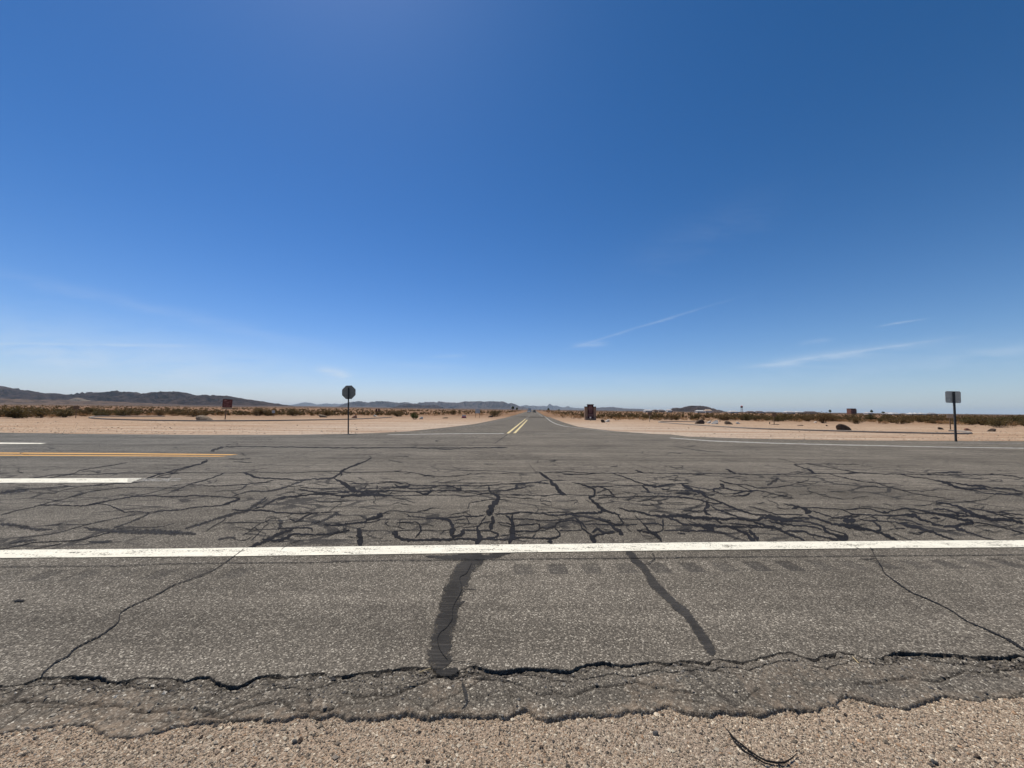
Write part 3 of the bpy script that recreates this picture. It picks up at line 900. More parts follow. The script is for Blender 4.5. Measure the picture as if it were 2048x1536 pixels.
TR = '''
P1 f 14 0,600 100,575 200,545 350,515 450,485 600,445 750,410 900,370 1050,325 1150,318
P1 t 12 450,485 600,485 800,492 980,488 1080,475 1200,475 1280,505 1390,550 1420,565 1550,560 1690,568 1850,550 2048,540
P1 t 12 1000,480 1150,450 1350,415 1500,390 1700,380 1900,388 2048,392
P1 f 12 1050,325 1250,300 1400,285 1700,285 2048,290
P1 t 8 900,268 1100,260 1300,240 1500,232 1620,215 1750,180 1850,145 1950,128 2048,120
P1 f 10 0,350 150,320 300,300 500,290 700,275 900,268
P1 f 30 0,345,30 100,335,34 250,320,26 330,300,14
P1 f 9 100,370 300,325 400,340 600,350 700,320 900,280
P1 t 8 320,182 450,165 600,140 820,130 900,95 1050,65 1250,35 1450,0
P1 t 9 540,180 650,160 820,135
P1 t 7 820,135 1000,138 1200,128 1450,118 1700,120 2048,115
P1 t 6 1850,125 2048,80
P1 f 14 200,860 450,830 650,800 850,745 1000,705 1200,660 1450,610 1550,590
P1 f 20 1290,745,16 1450,690,20 1600,630,24 1700,575,16
P1 f 14 500,720,10 700,700,14 900,708,14 1050,700,10
P1 f 50 950,740,20 1100,765,44 1300,775,50 1500,785,54 1700,785,64 1900,795,60 2048,800,50
P1 t 10 0,985 200,950 400,910 700,895 850,885 1000,860 1150,820 1300,780
P1 t 7 280,1000 500,960 700,920
P1 f 26 100,930,20 250,900,30 420,880,30
P1 f 26 1000,900,20 1150,905,34 1280,890,20
P1 f 12 1450,730 1700,740 1900,715 1980,690
P1 f 9 1350,360 1480,378 1650,360 1850,310 2048,250
P1 f 9 1700,380 1900,350 2048,310
P1 f 26 0,700,40 200,720,50 420,760,40 600,760,20
P2 t 12 0,385 150,388 300,375 500,385 700,400 790,415,18 730,440,20 650,465,24 600,485,14 450,500 250,515 130,540 0,540
P2 t 6 0,130 150,75 400,0
P2 t 6 0,118 300,115 620,118 800,115 1000,110 1350,118 1700,102 1920,102 2048,115
P2 t 11 620,118 500,165 350,215 230,245 100,300 0,330
P2 t 9 230,250 400,262 520,268 750,255 900,245 1050,225 1180,205
P2 f 9 0,270 150,248 230,240
P2 f 14 880,250,16 850,275,24 790,310,14 600,325,8 500,335,6
P2 t 14 830,118,14 900,135,22 1000,170,18 1150,180,14 1290,185,14 1450,200,12 1600,190,14 1830,178,18 1900,145,18 1950,110,22 2048,50,12
P2 t 24 1850,180,14 1920,210,24 1990,245,30 2048,280,30
P2 f 22 1530,205,20 1450,230,28 1350,265,24 1250,300,24 1100,330,24 950,325,20 850,340,16 700,390,12
P2 t 16 2048,345,14 1900,345,12 1650,360,18 1450,380,20 1250,405,18 1150,445,18 1050,500,16 950,530,14
P2 t 10 1470,275 1600,292 1750,300 1950,290 2048,285
P2 t 12 1450,300 1600,325 1700,340 1850,330 2048,325
P2 t 13 1650,360 1800,362 1950,380,16 2048,375,20
P2 c 5 1950,405 1930,440 1955,465 1900,490 1800,560
P2 t 15 700,535,14 850,545,14 1000,540,20 1150,555,20 1280,572,16 1450,575,12 1650,572,12 1800,568,10 1930,560,10
P2 f 34 1100,390,30 1000,470,36 880,540,40 750,580,44 600,620,40 450,670,34 300,715,28 170,755,24
P2 t 8 1120,400 1080,440 1040,470
P2 f 50 0,790,50 150,800,50 300,815,40
P2 c 7 650,620 600,665 500,720 410,780
P2 c 7 600,685 850,680 1040,683 1100,665 1160,635 1260,630
P2 c 8 1040,685 980,720 900,785 815,832
P2 c 8 1140,685 1070,730 1020,790 960,850 920,890
P2 c 6 890,790 960,775 1020,780
P2 f 50 1230,650,60 1260,700,50 1230,770,20
P2 t 15 1350,640,14 1450,665,14 1550,600,20 1620,575,14
P2 f 30 1600,690,30 1750,660,30 1830,620,34 1900,585,50 1950,600,20
P2 t 15 1220,750,12 1400,745,14 1580,745,20 1620,790,24
P2 t 30 820,990,14 950,950,30 1080,895,40 1180,840,40 1290,790,30 1400,760,20
P2 t 25 1050,880,20 1200,885,30 1320,860,34 1390,820,30 1500,815,20 1700,818,16 1850,805,18 2048,770,20
P2 t 22 1750,700,20 1900,715,24 2048,690,24
P2 c 6 1470,840 1480,880 1400,910 1320,950 1260,995
P2 c 8 1850,760 1860,790 1950,765
P2 f 26 540,880,20 650,855,30 760,855,16
P3 t 12 0,100 60,70 180,25 240,0
P3 t 14 0,100,14 20,125,20 10,165,10
P3 t 6 20,112 300,112 600,105 750,108 900,125 980,150 1100,155 1350,158
P3 t 8 940,160 1000,150
P3 c 5 1050,70 1450,88 1700,92 1900,108 2048,120
P3 t 40 0,220,30 60,260,40 120,290,40 200,330,50
P3 t 11 100,240 350,240 600,225 700,235 850,260 1050,265 1250,262 1500,265 1700,262 1850,245 2048,240
P3 t 6 440,218 650,218 800,235
P3 c 6 1110,232 1450,232 1750,228 1830,212
P3 t 20 300,260,24 280,300,14
P3 t 14 420,250,16 410,290,10 200,300,16
P3 t 24 620,245,20 680,280,24 760,270,30 810,250,16
P3 t 14 400,300 500,290 680,285 850,298 1000,290 1120,265
P3 t 14 0,340,14 120,330,20 250,330,30 420,330,30 600,320,12 750,330,10 1000,325,12 1250,318,12 1500,322,10 1700,322,10 1900,315,14 2048,290,12
P3 t 14 0,400,16 120,375,30 300,365,40 450,368,34 560,375,20 700,378,10 950,370,10 1250,370,8 1480,378,8 1650,355,8 1760,360,10 1900,372,6 2048,375,6
P3 t 24 430,340,30 460,370,24
P3 t 11 600,330,10 560,370,12
P3 t 20 1020,300,24 1040,330,20 980,360,22 900,350,10
P3 t 14 860,330 920,345 960,365
P3 t 22 1200,262,12 1330,290,20 1370,305,30 1370,270,18
P3 t 40 1690,270,24 1700,310,20 1720,345,16 1780,375,30 1800,400,44 1780,450,50 1730,490,50 1710,540,60 1690,580,50 1740,590,20
P3 t 8 1520,325 1640,355 1700,345
P3 t 18 1990,250,10 2010,270,30 1985,295,14
P3 c 5 0,470 20,420
P3 c 5 500,565 600,545 750,560 830,570 900,555 1020,540
P3 c 4 600,545 620,505
P3 t 24 0,720,16 100,695,18 260,680,22 330,640,30 420,620,40 460,590,60 480,570,20
P3 f 30 410,610,30 450,610,70 490,610,30
P3 f 18 0,800,14 90,770,20 110,740,14
P3 t 12 250,690 400,670 470,640
P3 t 55 230,740,50 220,800,50 235,870,60 230,940,60 240,965,80
P3 c 8 230,740 280,730 290,695
P3 c 9 500,705 555,665
P3 c 10 660,740 680,705 680,665 710,635
P3 t 16 640,680,12 800,680,12 870,680,12 910,715,16 920,770,24 890,820,16 850,860,10
P3 t 24 590,790,30 640,840,50 730,875,34 900,878,26 1200,873,26 1400,870,22 1550,870,24 1700,870,22 1900,875,18 2048,860,16
P3 t 30 660,800,40 610,775,24
P3 c 5 660,770 850,765 1100,772 1250,770
P3 t 30 760,610,14 850,615,12 1000,632,16 1150,640,26 1230,650,30 1270,700,44 1280,760,60 1270,820,60 1340,830,24 1400,800,40 1370,775,26
P3 t 13 1050,640 1200,630 1280,625 1400,610 1550,612 1650,595
P3 t 14 1440,615 1470,680 1460,710
P3 t 10 1280,665 1440,640
P3 t 30 1660,600,16 1600,690,16 1560,750,20 1580,830,50 1590,880,50 1540,930,60
P3 t 40 1740,600,20 1730,700,50 1710,770,40
P3 t 20 1380,770,14 1550,770,16 1700,780,18 1790,810,24 1780,840,24 1650,870,24
P3 t 8 1390,745 1550,725 1640,680 1740,670
P3 t 16 1750,585,14 1880,585,18 2048,572,16
P3 t 40 1880,600,20 1940,650,24 1970,700,24 1960,770,60 1970,830,50 1930,880,40 1930,930,50
P3 t 10 1920,650 2048,640
P3 t 12 1780,680 1900,690 1980,720 2048,710
P3 t 16 1990,785 2048,780
P3 c 6 1400,590 1410,560 1480,545
P3 c 10 1320,900 1320,945
P3 c 5 330,895 430,890 600,885
P4 c 6 210,0 250,60 310,110
P4 c 6 0,115 320,115
P4 t 34 330,110,26 370,130,30 410,165,24 450,195,22 480,240,36 520,275,40 560,320,44 600,355,34 650,375,12
P4 t 8 380,112 550,108 720,108 880,122 1000,120 1160,122 1480,118 1700,122 2048,127
P4 t 9 600,133 780,135 900,132 1000,120
P4 c 5 90,120 130,165 130,200
P4 c 5 0,215 150,210
P4 t 14 1420,85,12 1480,100,14 1520,112,10
P4 t 14 1170,125,10 1300,165,10 1400,205,12 1500,240,14 1600,265,26 1720,270,24 1850,245,12 2048,235,10
P4 t 13 0,240,10 150,235,14 320,225,12 380,205,10 450,200,10
P4 t 14 300,230 450,235
P4 t 14 0,310 100,290 200,280
P4 f 24 50,260,30 180,250,30
P4 t 8 460,205 620,205
P4 c 5 160,295 230,330 250,365
P4 t 9 0,360,12 200,370,10 400,378,8 490,365,8 600,365,8 900,375,8 1200,378,8
P4 c 8 350,382 420,382
P4 c 6 360,400 340,440
P4 t 24 700,225,8 800,245,14 900,275,22 950,310,22 960,370,24 900,395,20 930,420,24 990,480,34 1050,535,34 1100,560,24 1200,580,18 1260,600,16
P4 t 10 920,275,14 1100,270,10 1300,262,8 1500,260,8 1600,265,14
P4 t 13 1010,280,10 1080,295,12 1140,325,14 1160,350,22 1190,370,14
P4 c 5 860,240 1100,242
P4 c 6 1300,265 1310,285
P4 t 26 1500,260,20 1560,310,30 1600,350,24
P4 t 9 1700,290 1850,315 2048,320
P4 t 26 1960,255,20 2048,300,30
P4 t 15 1850,355,10 1950,352,16 2048,365,16
P4 t 14 1000,398,6 1300,392,8 1500,382,12 1700,385,14 1900,392,16 2048,405,16
P4 f 14 1480,330 1650,350 1850,360
P4 c 5 1320,400 1360,450
P4 c 7 270,475 320,530 290,570
P4 c 5 320,535 450,540
P4 c 5 1580,540 1640,555 1850,555
P4 t 24 1230,510,12 1350,545,18 1480,565,20 1580,595,18 1700,610,30 1850,610,34 2048,610,40
P4 t 18 0,575,14 150,565,14 350,580,14 500,598,16 650,590,20 800,575,20 950,575,26 1060,560,20
P4 t 22 950,550,20 1000,590,24
P4 t 12 30,640 200,645 350,660 500,655 650,640 740,625
P4 t 16 70,715 200,705 330,700 350,740 500,735 530,690 620,660 740,660 800,700 830,760 900,800 930,830
P4 t 20 0,790,24 150,780,18 300,780,16 350,745,20
P4 t 18 510,740,14 560,790,18 550,840,20 450,860,24 300,858,14 150,855,14 0,855,16
P4 t 65 460,870,56 470,925,70
P4 t 30 30,570,14 20,650,30 20,720,40 30,800,60 10,870,40
P4 t 14 560,775 700,775 820,765
P4 t 20 740,620,20 800,680,20 830,700,18 870,760,18
P4 t 14 850,700 1000,700 1150,710 1300,710 1450,700
P4 t 14 700,600 900,625 1050,660 1200,700 1290,690 1250,640 1220,590
P4 t 14 880,620 1000,640 1150,660
P4 t 30 1000,620,20 1100,670,20 1180,740,30 1250,790,44 1290,830,24
P4 t 24 930,800,20 1000,760,34 1050,790,24 1200,790,30
P4 t 60 900,830,30 950,860,60 960,920,60
P4 t 24 930,840,30 1030,815,24 1180,790,20
P4 t 10 1250,640 1450,645 1650,640
P4 t 24 1420,600,14 1480,660,14 1540,720,16 1580,780,24 1680,840,34 1730,900,20
P4 t 24 1440,765,20 1530,785,24 1640,800,30 1690,830,20
P4 t 15 1500,700 1700,700 1740,740 1720,780 1640,790
P4 t 22 1740,640 1740,740
P4 t 11 1750,770 1900,772 2048,755
P4 t 20 1760,620,20 1900,660,24 1960,700,20 2048,710,14
P4 c 6 1040,845 1070,890
P4 c 6 1130,840 1200,900
P4 c 7 1290,870 1290,925
P4 t 13 1900,800,16 2000,820,10
P5 t 8 0,127 400,127 850,132 1100,135 1400,130 1600,125 1900,128 2048,118
P5 t 14 510,72,10 570,100,20 640,125,12
P5 t 18 1090,130,12 1110,135,24 1140,135,10
P5 t 16 1290,25,8 1400,60,12 1470,85,20 1530,120,22
P5 t 7 1290,25 1400,15 1700,17 2048,20
P5 t 6 1450,18 1700,55 1900,95 2048,118
P5 t 6 1240,130 1290,110 1450,112 1600,120
P5 t 7 1700,130 1850,170 2048,208
P5 f 34 1130,170,30 1060,220,40 990,260,34
P5 t 11 440,195,10 520,230,16 650,248,10 740,250,9 850,280,10 910,292,16 1050,285,10 1200,265,9 1300,243,8
P5 t 24 450,240,34 490,270,20 420,295,20 380,310,20 410,340,12
P5 t 20 0,240,14 100,290,30 170,320,24 260,350,44 290,385,20 420,435,16 520,475,18 620,520,20 720,555,20 850,590,16 1000,600,20
P5 t 9 60,255 200,285 370,305 560,290
P5 t 12 480,285 650,320 780,325 900,315
P5 t 9 650,255 800,310 930,325 1100,365 1300,408
P5 t 16 560,380,10 700,378,16 800,350,24
P5 t 16 600,365,14 700,335,16 850,320,20
P5 t 13 0,320 130,320 200,340 240,360
P5 t 12 0,345 200,360
P5 t 13 0,390 120,405 250,430 370,462 480,468
P5 t 28 290,440,24 320,490,40 280,530,30 300,580,24 360,600,24
P5 t 12 50,555 260,548 450,540 640,540
P5 t 14 350,490 450,545 560,580 650,620 700,640
P5 t 34 0,595,24 100,620,40 250,630,40 450,640,30 650,640,26 850,655,30 1000,620,40 1150,650,50 1300,635,20 1500,630,20 1600,640,16
P5 t 12 780,500 900,530 1040,570 1120,590 1400,590
P5 t 28 1170,465,10 1330,500,20 1400,520,30 1450,560,60 1500,550,30
P5 t 28 1270,520,30 1340,515,30
P5 t 10 1400,510 1600,518 1900,535 2048,525
P5 t 12 1500,545 1650,595 1800,635 2048,610
P5 t 24 1450,600,18 1600,650,18 1750,700,24 1900,710,40 2048,730,40
P5 t 50 1850,660,44 2000,660,54
P5 t 10 1850,540 1950,580 2048,590
P5 t 10 1750,625 2048,605
P5 t 15 0,780 200,775 380,780 500,800 550,820
P5 t 26 100,690,20 200,715,34 350,720,34 520,730,26 700,730,26 900,735,20 1100,750,30 1180,790,24 1300,835,24 1430,890,14
P5 t 28 250,720,30 350,760,40 400,780,20
P5 t 36 540,730,20 650,760,24 750,810,30 830,880,44 860,895,50
P5 t 38 780,760,24 840,830,40 890,890,50
P5 t 14 560,690 750,710 900,720
P5 t 22 400,650 480,700
P5 t 26 830,670 950,710 1080,740
P5 t 18 1000,660 1150,690 1350,720 1500,730 1620,760
P5 t 26 1180,650,18 1400,670,18 1550,700,20 1640,740,30 1650,780,30 1750,820,20 1830,860,50 1900,880,40
P5 t 14 1640,740 1800,790 1890,820 1860,835 1700,800
P5 t 20 1200,780,24 1400,785,20 1500,820,16 1650,850,16 1800,880,40
P5 t 12 1120,690 1200,740
P5 f 20 0,800 60,810
P5 c 10 320,905 350,925
P6 t 9 0,128 130,112 300,125 600,130 900,135 1150,142 1500,140 1700,138 1850,145 2048,180
P6 t 7 0,80 130,110
P6 t 11 930,132,12 1050,120,9 1280,108,18 1350,118,8
P6 t 20 1275,105 1305,105
P6 t 24 1660,130 1700,130
P6 t 14 630,130,9 750,158,9 900,175,9 1030,200,10 1100,215,20 1230,262,26 1350,300,14 1500,320,10 1650,352,10 1800,360,16 2048,370,10
P6 t 13 1100,210,9 1300,240,14 1400,258,18 1550,265,18 1700,290,10 1850,305,9 2048,335,9
P6 t 18 1230,262,20 1400,300,14 1550,295,24 1650,310,10
P6 t 8 1700,285 1900,300 2048,340
P6 t 8 1650,300 1850,345 2048,350
P6 t 8 0,170 200,215 330,228 450,260 650,315 900,370 1170,405
P6 t 30 1060,450,12 1200,475,16 1280,500,26 1400,550,44 1480,590,40 1650,640,34 1850,650,30 2048,690,30
P6 t 12 1400,515 1600,545 1850,575 2048,595
P6 t 12 1600,550 1750,590 1900,625 2048,635
P6 t 16 0,540,10 230,520,10 400,560,12 460,570,24 550,550,12 700,525,18 850,540,12 1000,570,24 1200,600,26 1450,610,20 1650,640,24
P6 t 24 0,615,10 150,590,12 300,595,14 450,605,14 600,605,16 700,600,26 800,600,50 830,620,40 900,650,24 1030,700,24 1150,720,14 1250,730,30 1320,760,34 1450,805,16 1700,880,10
P6 t 12 280,600 380,650 280,660 160,635
P6 t 28 280,660,12 600,680,14 750,720,44 860,750,34 1000,790,26 1130,840,18 1260,885,14
P6 t 22 310,655,14 400,720,24 410,770,28 350,775,14
P6 t 50 0,650,50 120,670,50
P6 t 34 0,720,44 130,740,40 280,760,26 350,780,24 450,815,26 530,850,34 610,885,24
P6 t 50 0,820,30 30,860,50 40,880,60
P6 t 12 580,745 700,755
P6 t 12 550,635 750,660 850,700 900,710
P6 t 24 1120,735,12 1250,725,24 1350,700,34 1470,690,40 1430,660,30 1300,640,24 1150,600,20
P6 t 16 1010,530 1150,530 1250,560 1400,590
P6 t 20 980,630 1100,640
P6 t 12 1480,680 1600,695 1800,740 2048,800
P6 t 24 1250,560 1300,590 1200,615
P6 t 10 730,545 850,575 1000,580 1200,590
P6 c 5 150,760 250,810 350,800
P6 c 5 550,800 700,860 780,885
P6 c 5 180,495 400,515 560,535
P6 c 11 130,965,14 170,975,8
P6 c 8 290,960 340,1000
U1 t 5 1310,98 1450,97 2048,105
U1 f 14 1230,125 1310,98
U1 t 9 1205,168,5 1210,180,12 1180,190,14 1170,200,8 1000,240,6 850,285,8
U2 t 5 0,105 400,103 580,105 800,105 1040,102
U2 t 6 225,148 240,165 180,195 60,240
U2 c 4 490,65 515,85 480,100
U2 c 6 960,80 1010,45 1040,25
U2 c 3 850,62 825,90
U3 c 4 0,95 150,120 300,130
U3 c 4 600,165 690,185 720,200
Q4 c 3 0,155 350,152 700,150 1000,137 1500,132 2048,128
Q5 c 3 0,122 700,116 1400,108 2048,102
Q6 c 3 0,100 1000,93 2048,85
Q4 c 7 1430,50,4 1390,80,4 1310,135,4 1240,180,4 1150,215,4 1080,240,4 1000,270,5 940,305,5 880,335,5 800,370,5 740,400,6 705,430,6 690,480,6 640,520,7 590,555,7 500,600,8 430,640,8 400,675,8 330,710,9 270,760,9 240,790,9
Q4 c 4 700,412 745,404
Q6 c 7 1150,45,5 1180,105,5 1210,150,8 1230,190,7 1260,215,6 1330,265,7 1400,310,6 1500,350,6 1620,410,6 1700,465,6 1800,510,7 1900,555,9 1970,590,14 2048,640,18
Q6 c 3 1180,105 1130,110 1080,112
Q5 c 4 830,130 800,190 760,220 770,290 720,390 715,460 680,510 640,545 630,590 650,650 690,700
Q5 c 4 1880,70 1900,110 1840,140
Q5 c 4 400,850,3 560,810,5 600,775,6
Q4 c 12 70,355,6 110,354,12 150,352,6
Q5 c 3 700,705 860,720 920,745
'''
TSH = '''
Q5 90 880,75,70 850,110,100 790,160,105 760,230,120 722,300,125 700,380,125 680,460,122 660,540,125 648,620,130 640,690,150 670,745,130
Q5 34 840,105 950,95 1000,80 1070,68,12
Q5 30 560,95,14 680,100,26 800,95,40 870,90,40
Q5 50 1735,58,38 1790,120,46 1850,180,40 1890,250,54 1960,320,44 2040,395,50 2048,400,48
Q6 70 -10,370,48 60,420,56 120,500,54 170,570,58 200,620,62 235,672,44
Q5 14 770,825,14 790,880,26 795,930,22 765,962,8
Q5 12 780,285,10 855,290,6
Q5 18 740,385,14 790,355,14
Q5 40 620,770,50 690,770,50 750,755,30
'''
for _l in TR.strip().splitlines():
    _q = _l.split(); T(_q[0], float(_q[2]), [tuple(float(t) for t in a.split(',')) for a in _q[3:]], _q[1])
for _l in TSH.strip().splitlines():
    _q = _l.split(); _w = float(_q[1])
    _p = [tuple(float(t) for t in a.split(',')) for a in _q[2:]]
    tars.add(pp(_q[0], [p if len(p) == 3 else (*p, _w) for p in _p]), .0014, jit=.13, wob=.3)

# hairline cracks running between the sealed ones
_hr = random.Random(12)
for _k in range(230):
    _x, _y = _hr.uniform(420, 2060), _hr.choice((_hr.gauss(982, 14), _hr.gauss(1048, 20), _hr.uniform(955, 1085)))
    if _k > 190: _x, _y = _hr.uniform(20, 1500), _hr.uniform(878, 950)
    if _y > 1082 or _y < 872: continue
    _a = _hr.choice((0, 0, math.pi, 1.2, -1.2, 2.0)) + _hr.gauss(0, .5); _p = [(_x, _y, .9)]; _fs = (_y - 824) / 770 * 1.0
    for _j in range(_hr.randint(4, 12)):
        _a += _hr.gauss(0, .55); _l = _hr.uniform(5, 11) * (_y - 780) / 250
        _x += _l * math.cos(_a); _y += _l * math.sin(_a) * max(.18, _fs * 1.4); _p.append((_x, _y, _hr.uniform(.5, 1.15)))
    if all(872 < c[1] < 1082 for c in _p): crak.add(_p, .0046, jit=.6, wob=1.5)

tarf.build('faded_crack_sealant', M_TARF, hw); tar.build('crack_sealant', M_TAR, hw)
tars.build('shoulder_sealant', M_TARS, hw); crak.build('open_crack', M_CRACK, hw)

# ------------------------------------------------------------------ side road
cl = Vector(w2(1022, 866.5)); uv_ = uat(1067)
def sx(y, off): return cl.x + uv_ * (y - cl.y) + off
Lp = [(690, 868.3), (760, 865.6), (818.6, 862.5), (892, 855), (950, 848), (1009, 836)]
Rp = [(1310, 868.3), (1230, 862.5), (1186, 857.4), (1157, 853.7), (1128, 845), (1095.6, 833)]
LW = [w2(*p) for p in Lp]; RW = [w2(*p) for p in Rp]
print('HW at', LW, RW, 'far edge', farL[-1], farR[0])
hwid = 5.2
far_y = [105, 130, 150, 165, 180, 190, 210, 240, 270, 310, 380, 500, 700, 1000, 1500, 2500, 4200]
def sidepoly(name, lw, rw, ys_, z, m, parent, lo, ro):
    pts = [(x, y, z + gz(x, y) * 0 + (0 if y < 60 else 0)) for x, y in lw]
    L = [(sx(y, lo), y) for y in ys_]; R_ = [(sx(y, ro), y) for y in ys_]
    def zz(x, y): return z + max(0.0, gz(x, y) + .03) * (1 if y > 60 else 0) + (.12 * min(1, max(0, (y - 60) / 50)))
    A = [(x, y, z) for x, y in lw] + [(x, y, zz(x, y)) for x, y in L]
    B = [(x, y, z) for x, y in rw] + [(x, y, zz(x, y)) for x, y in R_]
    # equal counts: strip mesh
    n = max(len(A), len(B))
    mb = MB()
    def rs(Q, n):
        d = [0]
        for a, b in zip(Q[:-1], Q[1:]): d.append(d[-1] + math.dist(a, b))
        return Q
    A, B = rs(A, n), rs(B, n)
    vs = A + B
    fs = [(i, i + len(A), i + 1 + len(A), i + 1) for i in range(len(A) - 1)]
    mb.add(vs, fs); return mb.build(name, m, parent)
sr = sidepoly('side_road', LW, RW, far_y, .004, M_ASPH2, None, -hwid, hwid); tag(sr, kind='structure')


def strip_w(name, pts, wds, z, m, parent):
    """world centre line with widths, follows the rise of the side road"""
    q = resample([(p[0], p[1], w_) for p, w_ in zip(pts, wds)], .6 if len(pts) < 12 else 1.2)
    mb = MB(); L, R_ = [], []
    def zz(x, y): return z + max(0.0, gz(x, y) + .03) * (1 if y > 60 else 0) + (.12 * min(1, max(0, (y - 60) / 50)))
    for i, p in enumerate(q):
        a, b = q[max(i - 1, 0)], q[min(i + 1, len(q) - 1)]
        t = (b - a).xy.normalized(); nr = Vector((-t.y, t.x)); c = p.xy
        j = 1 + .25 * (float(vn(p.x, p.y, 4, 3)) - .5)
        l, r = c + nr * p.z * .5 * j, c - nr * p.z * .5 * j
        L.append((l.x, l.y, zz(l.x, l.y))); R_.append((r.x, r.y, zz(r.x, r.y)))
    n = len(L); mb.add(L + R_, [(i, i + n, i + 1 + n, i + 1) for i in range(n - 1)])
    return mb.build(name, m, parent)


pL = [w2(836, 866), w2(892, 858), w2(950, 852), w2(994, 842)]
strip_w('edge_line', pL + [(sx(y, -3.9), y) for y in (75, 105, 150, 200, 300, 500)], [.13] * 3 + [.12] * 7, .008, M_WHITE_F, sr)
pR = [w2(1300, 865.8), w2(1216, 862.5), w2(1186.5, 859.6), w2(1150, 855), w2(1125, 851.5), w2(1103, 843.5), w2(1090, 834.7)]
strip_w('edge_line', pR + [(sx(y, 4.0), y) for y in (115, 150, 200, 300, 500)], [.10, .14, .16] + [.2] * 9, .008, M_WHITE_W, sr)
c0, c1 = Vector(w2(1015.5, 867)), Vector(w2(1051, 838)); e0, e1 = Vector(w2(1029, 866.5)), Vector(w2(1054.5, 840))
for a, b, nm in ((c0, c1, 'centre_line'), (e0, e1, 'centre_line')):
    strip_w(nm, [tuple(a.lerp(b, t)) for t in (0, .25, .5, .75, 1)], [.17] * 5, .0085, M_YELW, sr)
    ys3 = [b.y + 1, b.y + 40, 160, 220, 300, 480]
    o_ = .12 if a is e0 else -.12
    strip_w(nm, [(sx(y, o_), y) for y in ys3], [.12] * 6, .0085, M_WHITE_F, sr)
line_px('stop_line', [(775, 869.4), (900, 867.2), (1008, 867.0)], [(775, 870.2), (900, 868.2), (1008, 868.0)], .0095, M_WHITE_W, sr)
line_px('stop_line', [(1065, 867.4), (1300, 868.6)], [(1065, 868.0), (1300, 869.2)], .0095, M_WHITE_F, sr)

# ------------------------------------------------------------------ kerbs
def kerb(name, px, label, h_=.16, wd=.20):
    pts = [Vector(w2(*p)) for p in px]
    q = resample([(p.x, p.y, 1) for p in pts], .5); mb = MB(); n = len(q); rings = []
    for i, p in enumerate(q):
        t = (q[min(i + 1, n - 1)] - q[max(i - 1, 0)]).xy.normalized(); nr = Vector((-t.y, t.x)); c = p.xy
        zb = gz(c.x, c.y)
        hh = h_ + .012 * (float(vn(c.x, c.y, 1.2, 4)) - .5)
        prof = [(0, -.05), (.0, hh - .02), (.025, hh), (wd - .02, hh), (wd, hh - .02), (wd, -.05)]
        rings.append([(c.x + nr.x * a, c.y + nr.y * a, zb + b) for a, b in prof])
    vs = [v for r in rings for v in r]; k = 6
    fs = [(i * k + j, (i + 1) * k + j, (i + 1) * k + j + 1, i * k + j + 1) for i in range(n - 1) for j in range(k - 1)]
    fs = [f[::-1] for f in fs] + [tuple(range(6)), tuple(range((n - 1) * k, n * k))[::-1]]
    mb.add(vs, fs); o = mb.build(name, M_KERB)
    return tag(o, label, 'kerb', kind='structure')
kerb('kerb', [(330, 833), (254, 833), (215, 832.7), (190, 833.6), (177, 836), (198, 838.2), (240, 839.8), (300, 841.2), (400, 842.3), (500, 842.1), (600, 840.9), (700, 838.8), (750, 836.6), (785, 834.2)],
     'low concrete kerb curving around the sandy island left of the side road')
kerb('kerb', [(1420, 844.5), (1370, 843.2), (1339, 843.0), (1316, 844.2), (1340, 846.6), (1417, 852), (1495, 856.8), (1593, 860.2), (1660, 862), (1774, 865.2), (1906, 867.6), (1944, 866.6), (1925, 863), (1900, 861.8)],
     'low concrete kerb curving around the sandy island right of the side road', h_=.12)

# ------------------------------------------------------------------ signs
def base(px, py): p = at(px, py, -.03); p.z = gz(p.x, p.y); return p
def mpp(p): return p.y / FPX      # metres per photo pixel at that depth


b = base(696.7, 868); s = mpp(b)
t = tag(empty('stop_sign', b), 'octagonal stop sign seen from its grey back on a thin dark post', 'road sign')
t.rotation_euler = (0, math.radians(-1.9), 0); H = (868 - 785) * s; rr_ = 13.6 * s / math.cos(math.pi / 8)
mb = MB(); mb.box((0, 0, H * .5), (.05, .045, H + .56)); mb.box((-.026, -.028, H * .5), (.012, .02, H + .56)); mb.box((.026, -.028, H * .5), (.012, .02, H + .56))
mb.build('post', M_POST, t)
mb = MB(); octo = [(rr_ * math.cos(math.pi / 8 + k * math.pi / 4), H + rr_ * math.sin(math.pi / 8 + k * math.pi / 4)) for k in range(8)]
mb.prism(octo, .030, .034); pn = mb.build('sign_panel', M_METAL, t)
mb = MB(); mb.prism([(x * .995, H + (z_ - H) * .995) for x, z_ in octo], .0345, .0365); mb.build('sign_face', M_WSHEET, pn)
mb = MB(); mb.prism([(x * .95, H + (z_ - H) * .95) for x, z_ in octo], .037, .039); mb.build('sign_face', M_RED, pn)
for dz in (-.25, .25):
    mb = MB(); mb.tube([(0, -.05, H + dz), (0, .04, H + dz)], .012, 6); mb.build('bolt', M_METAL, t)

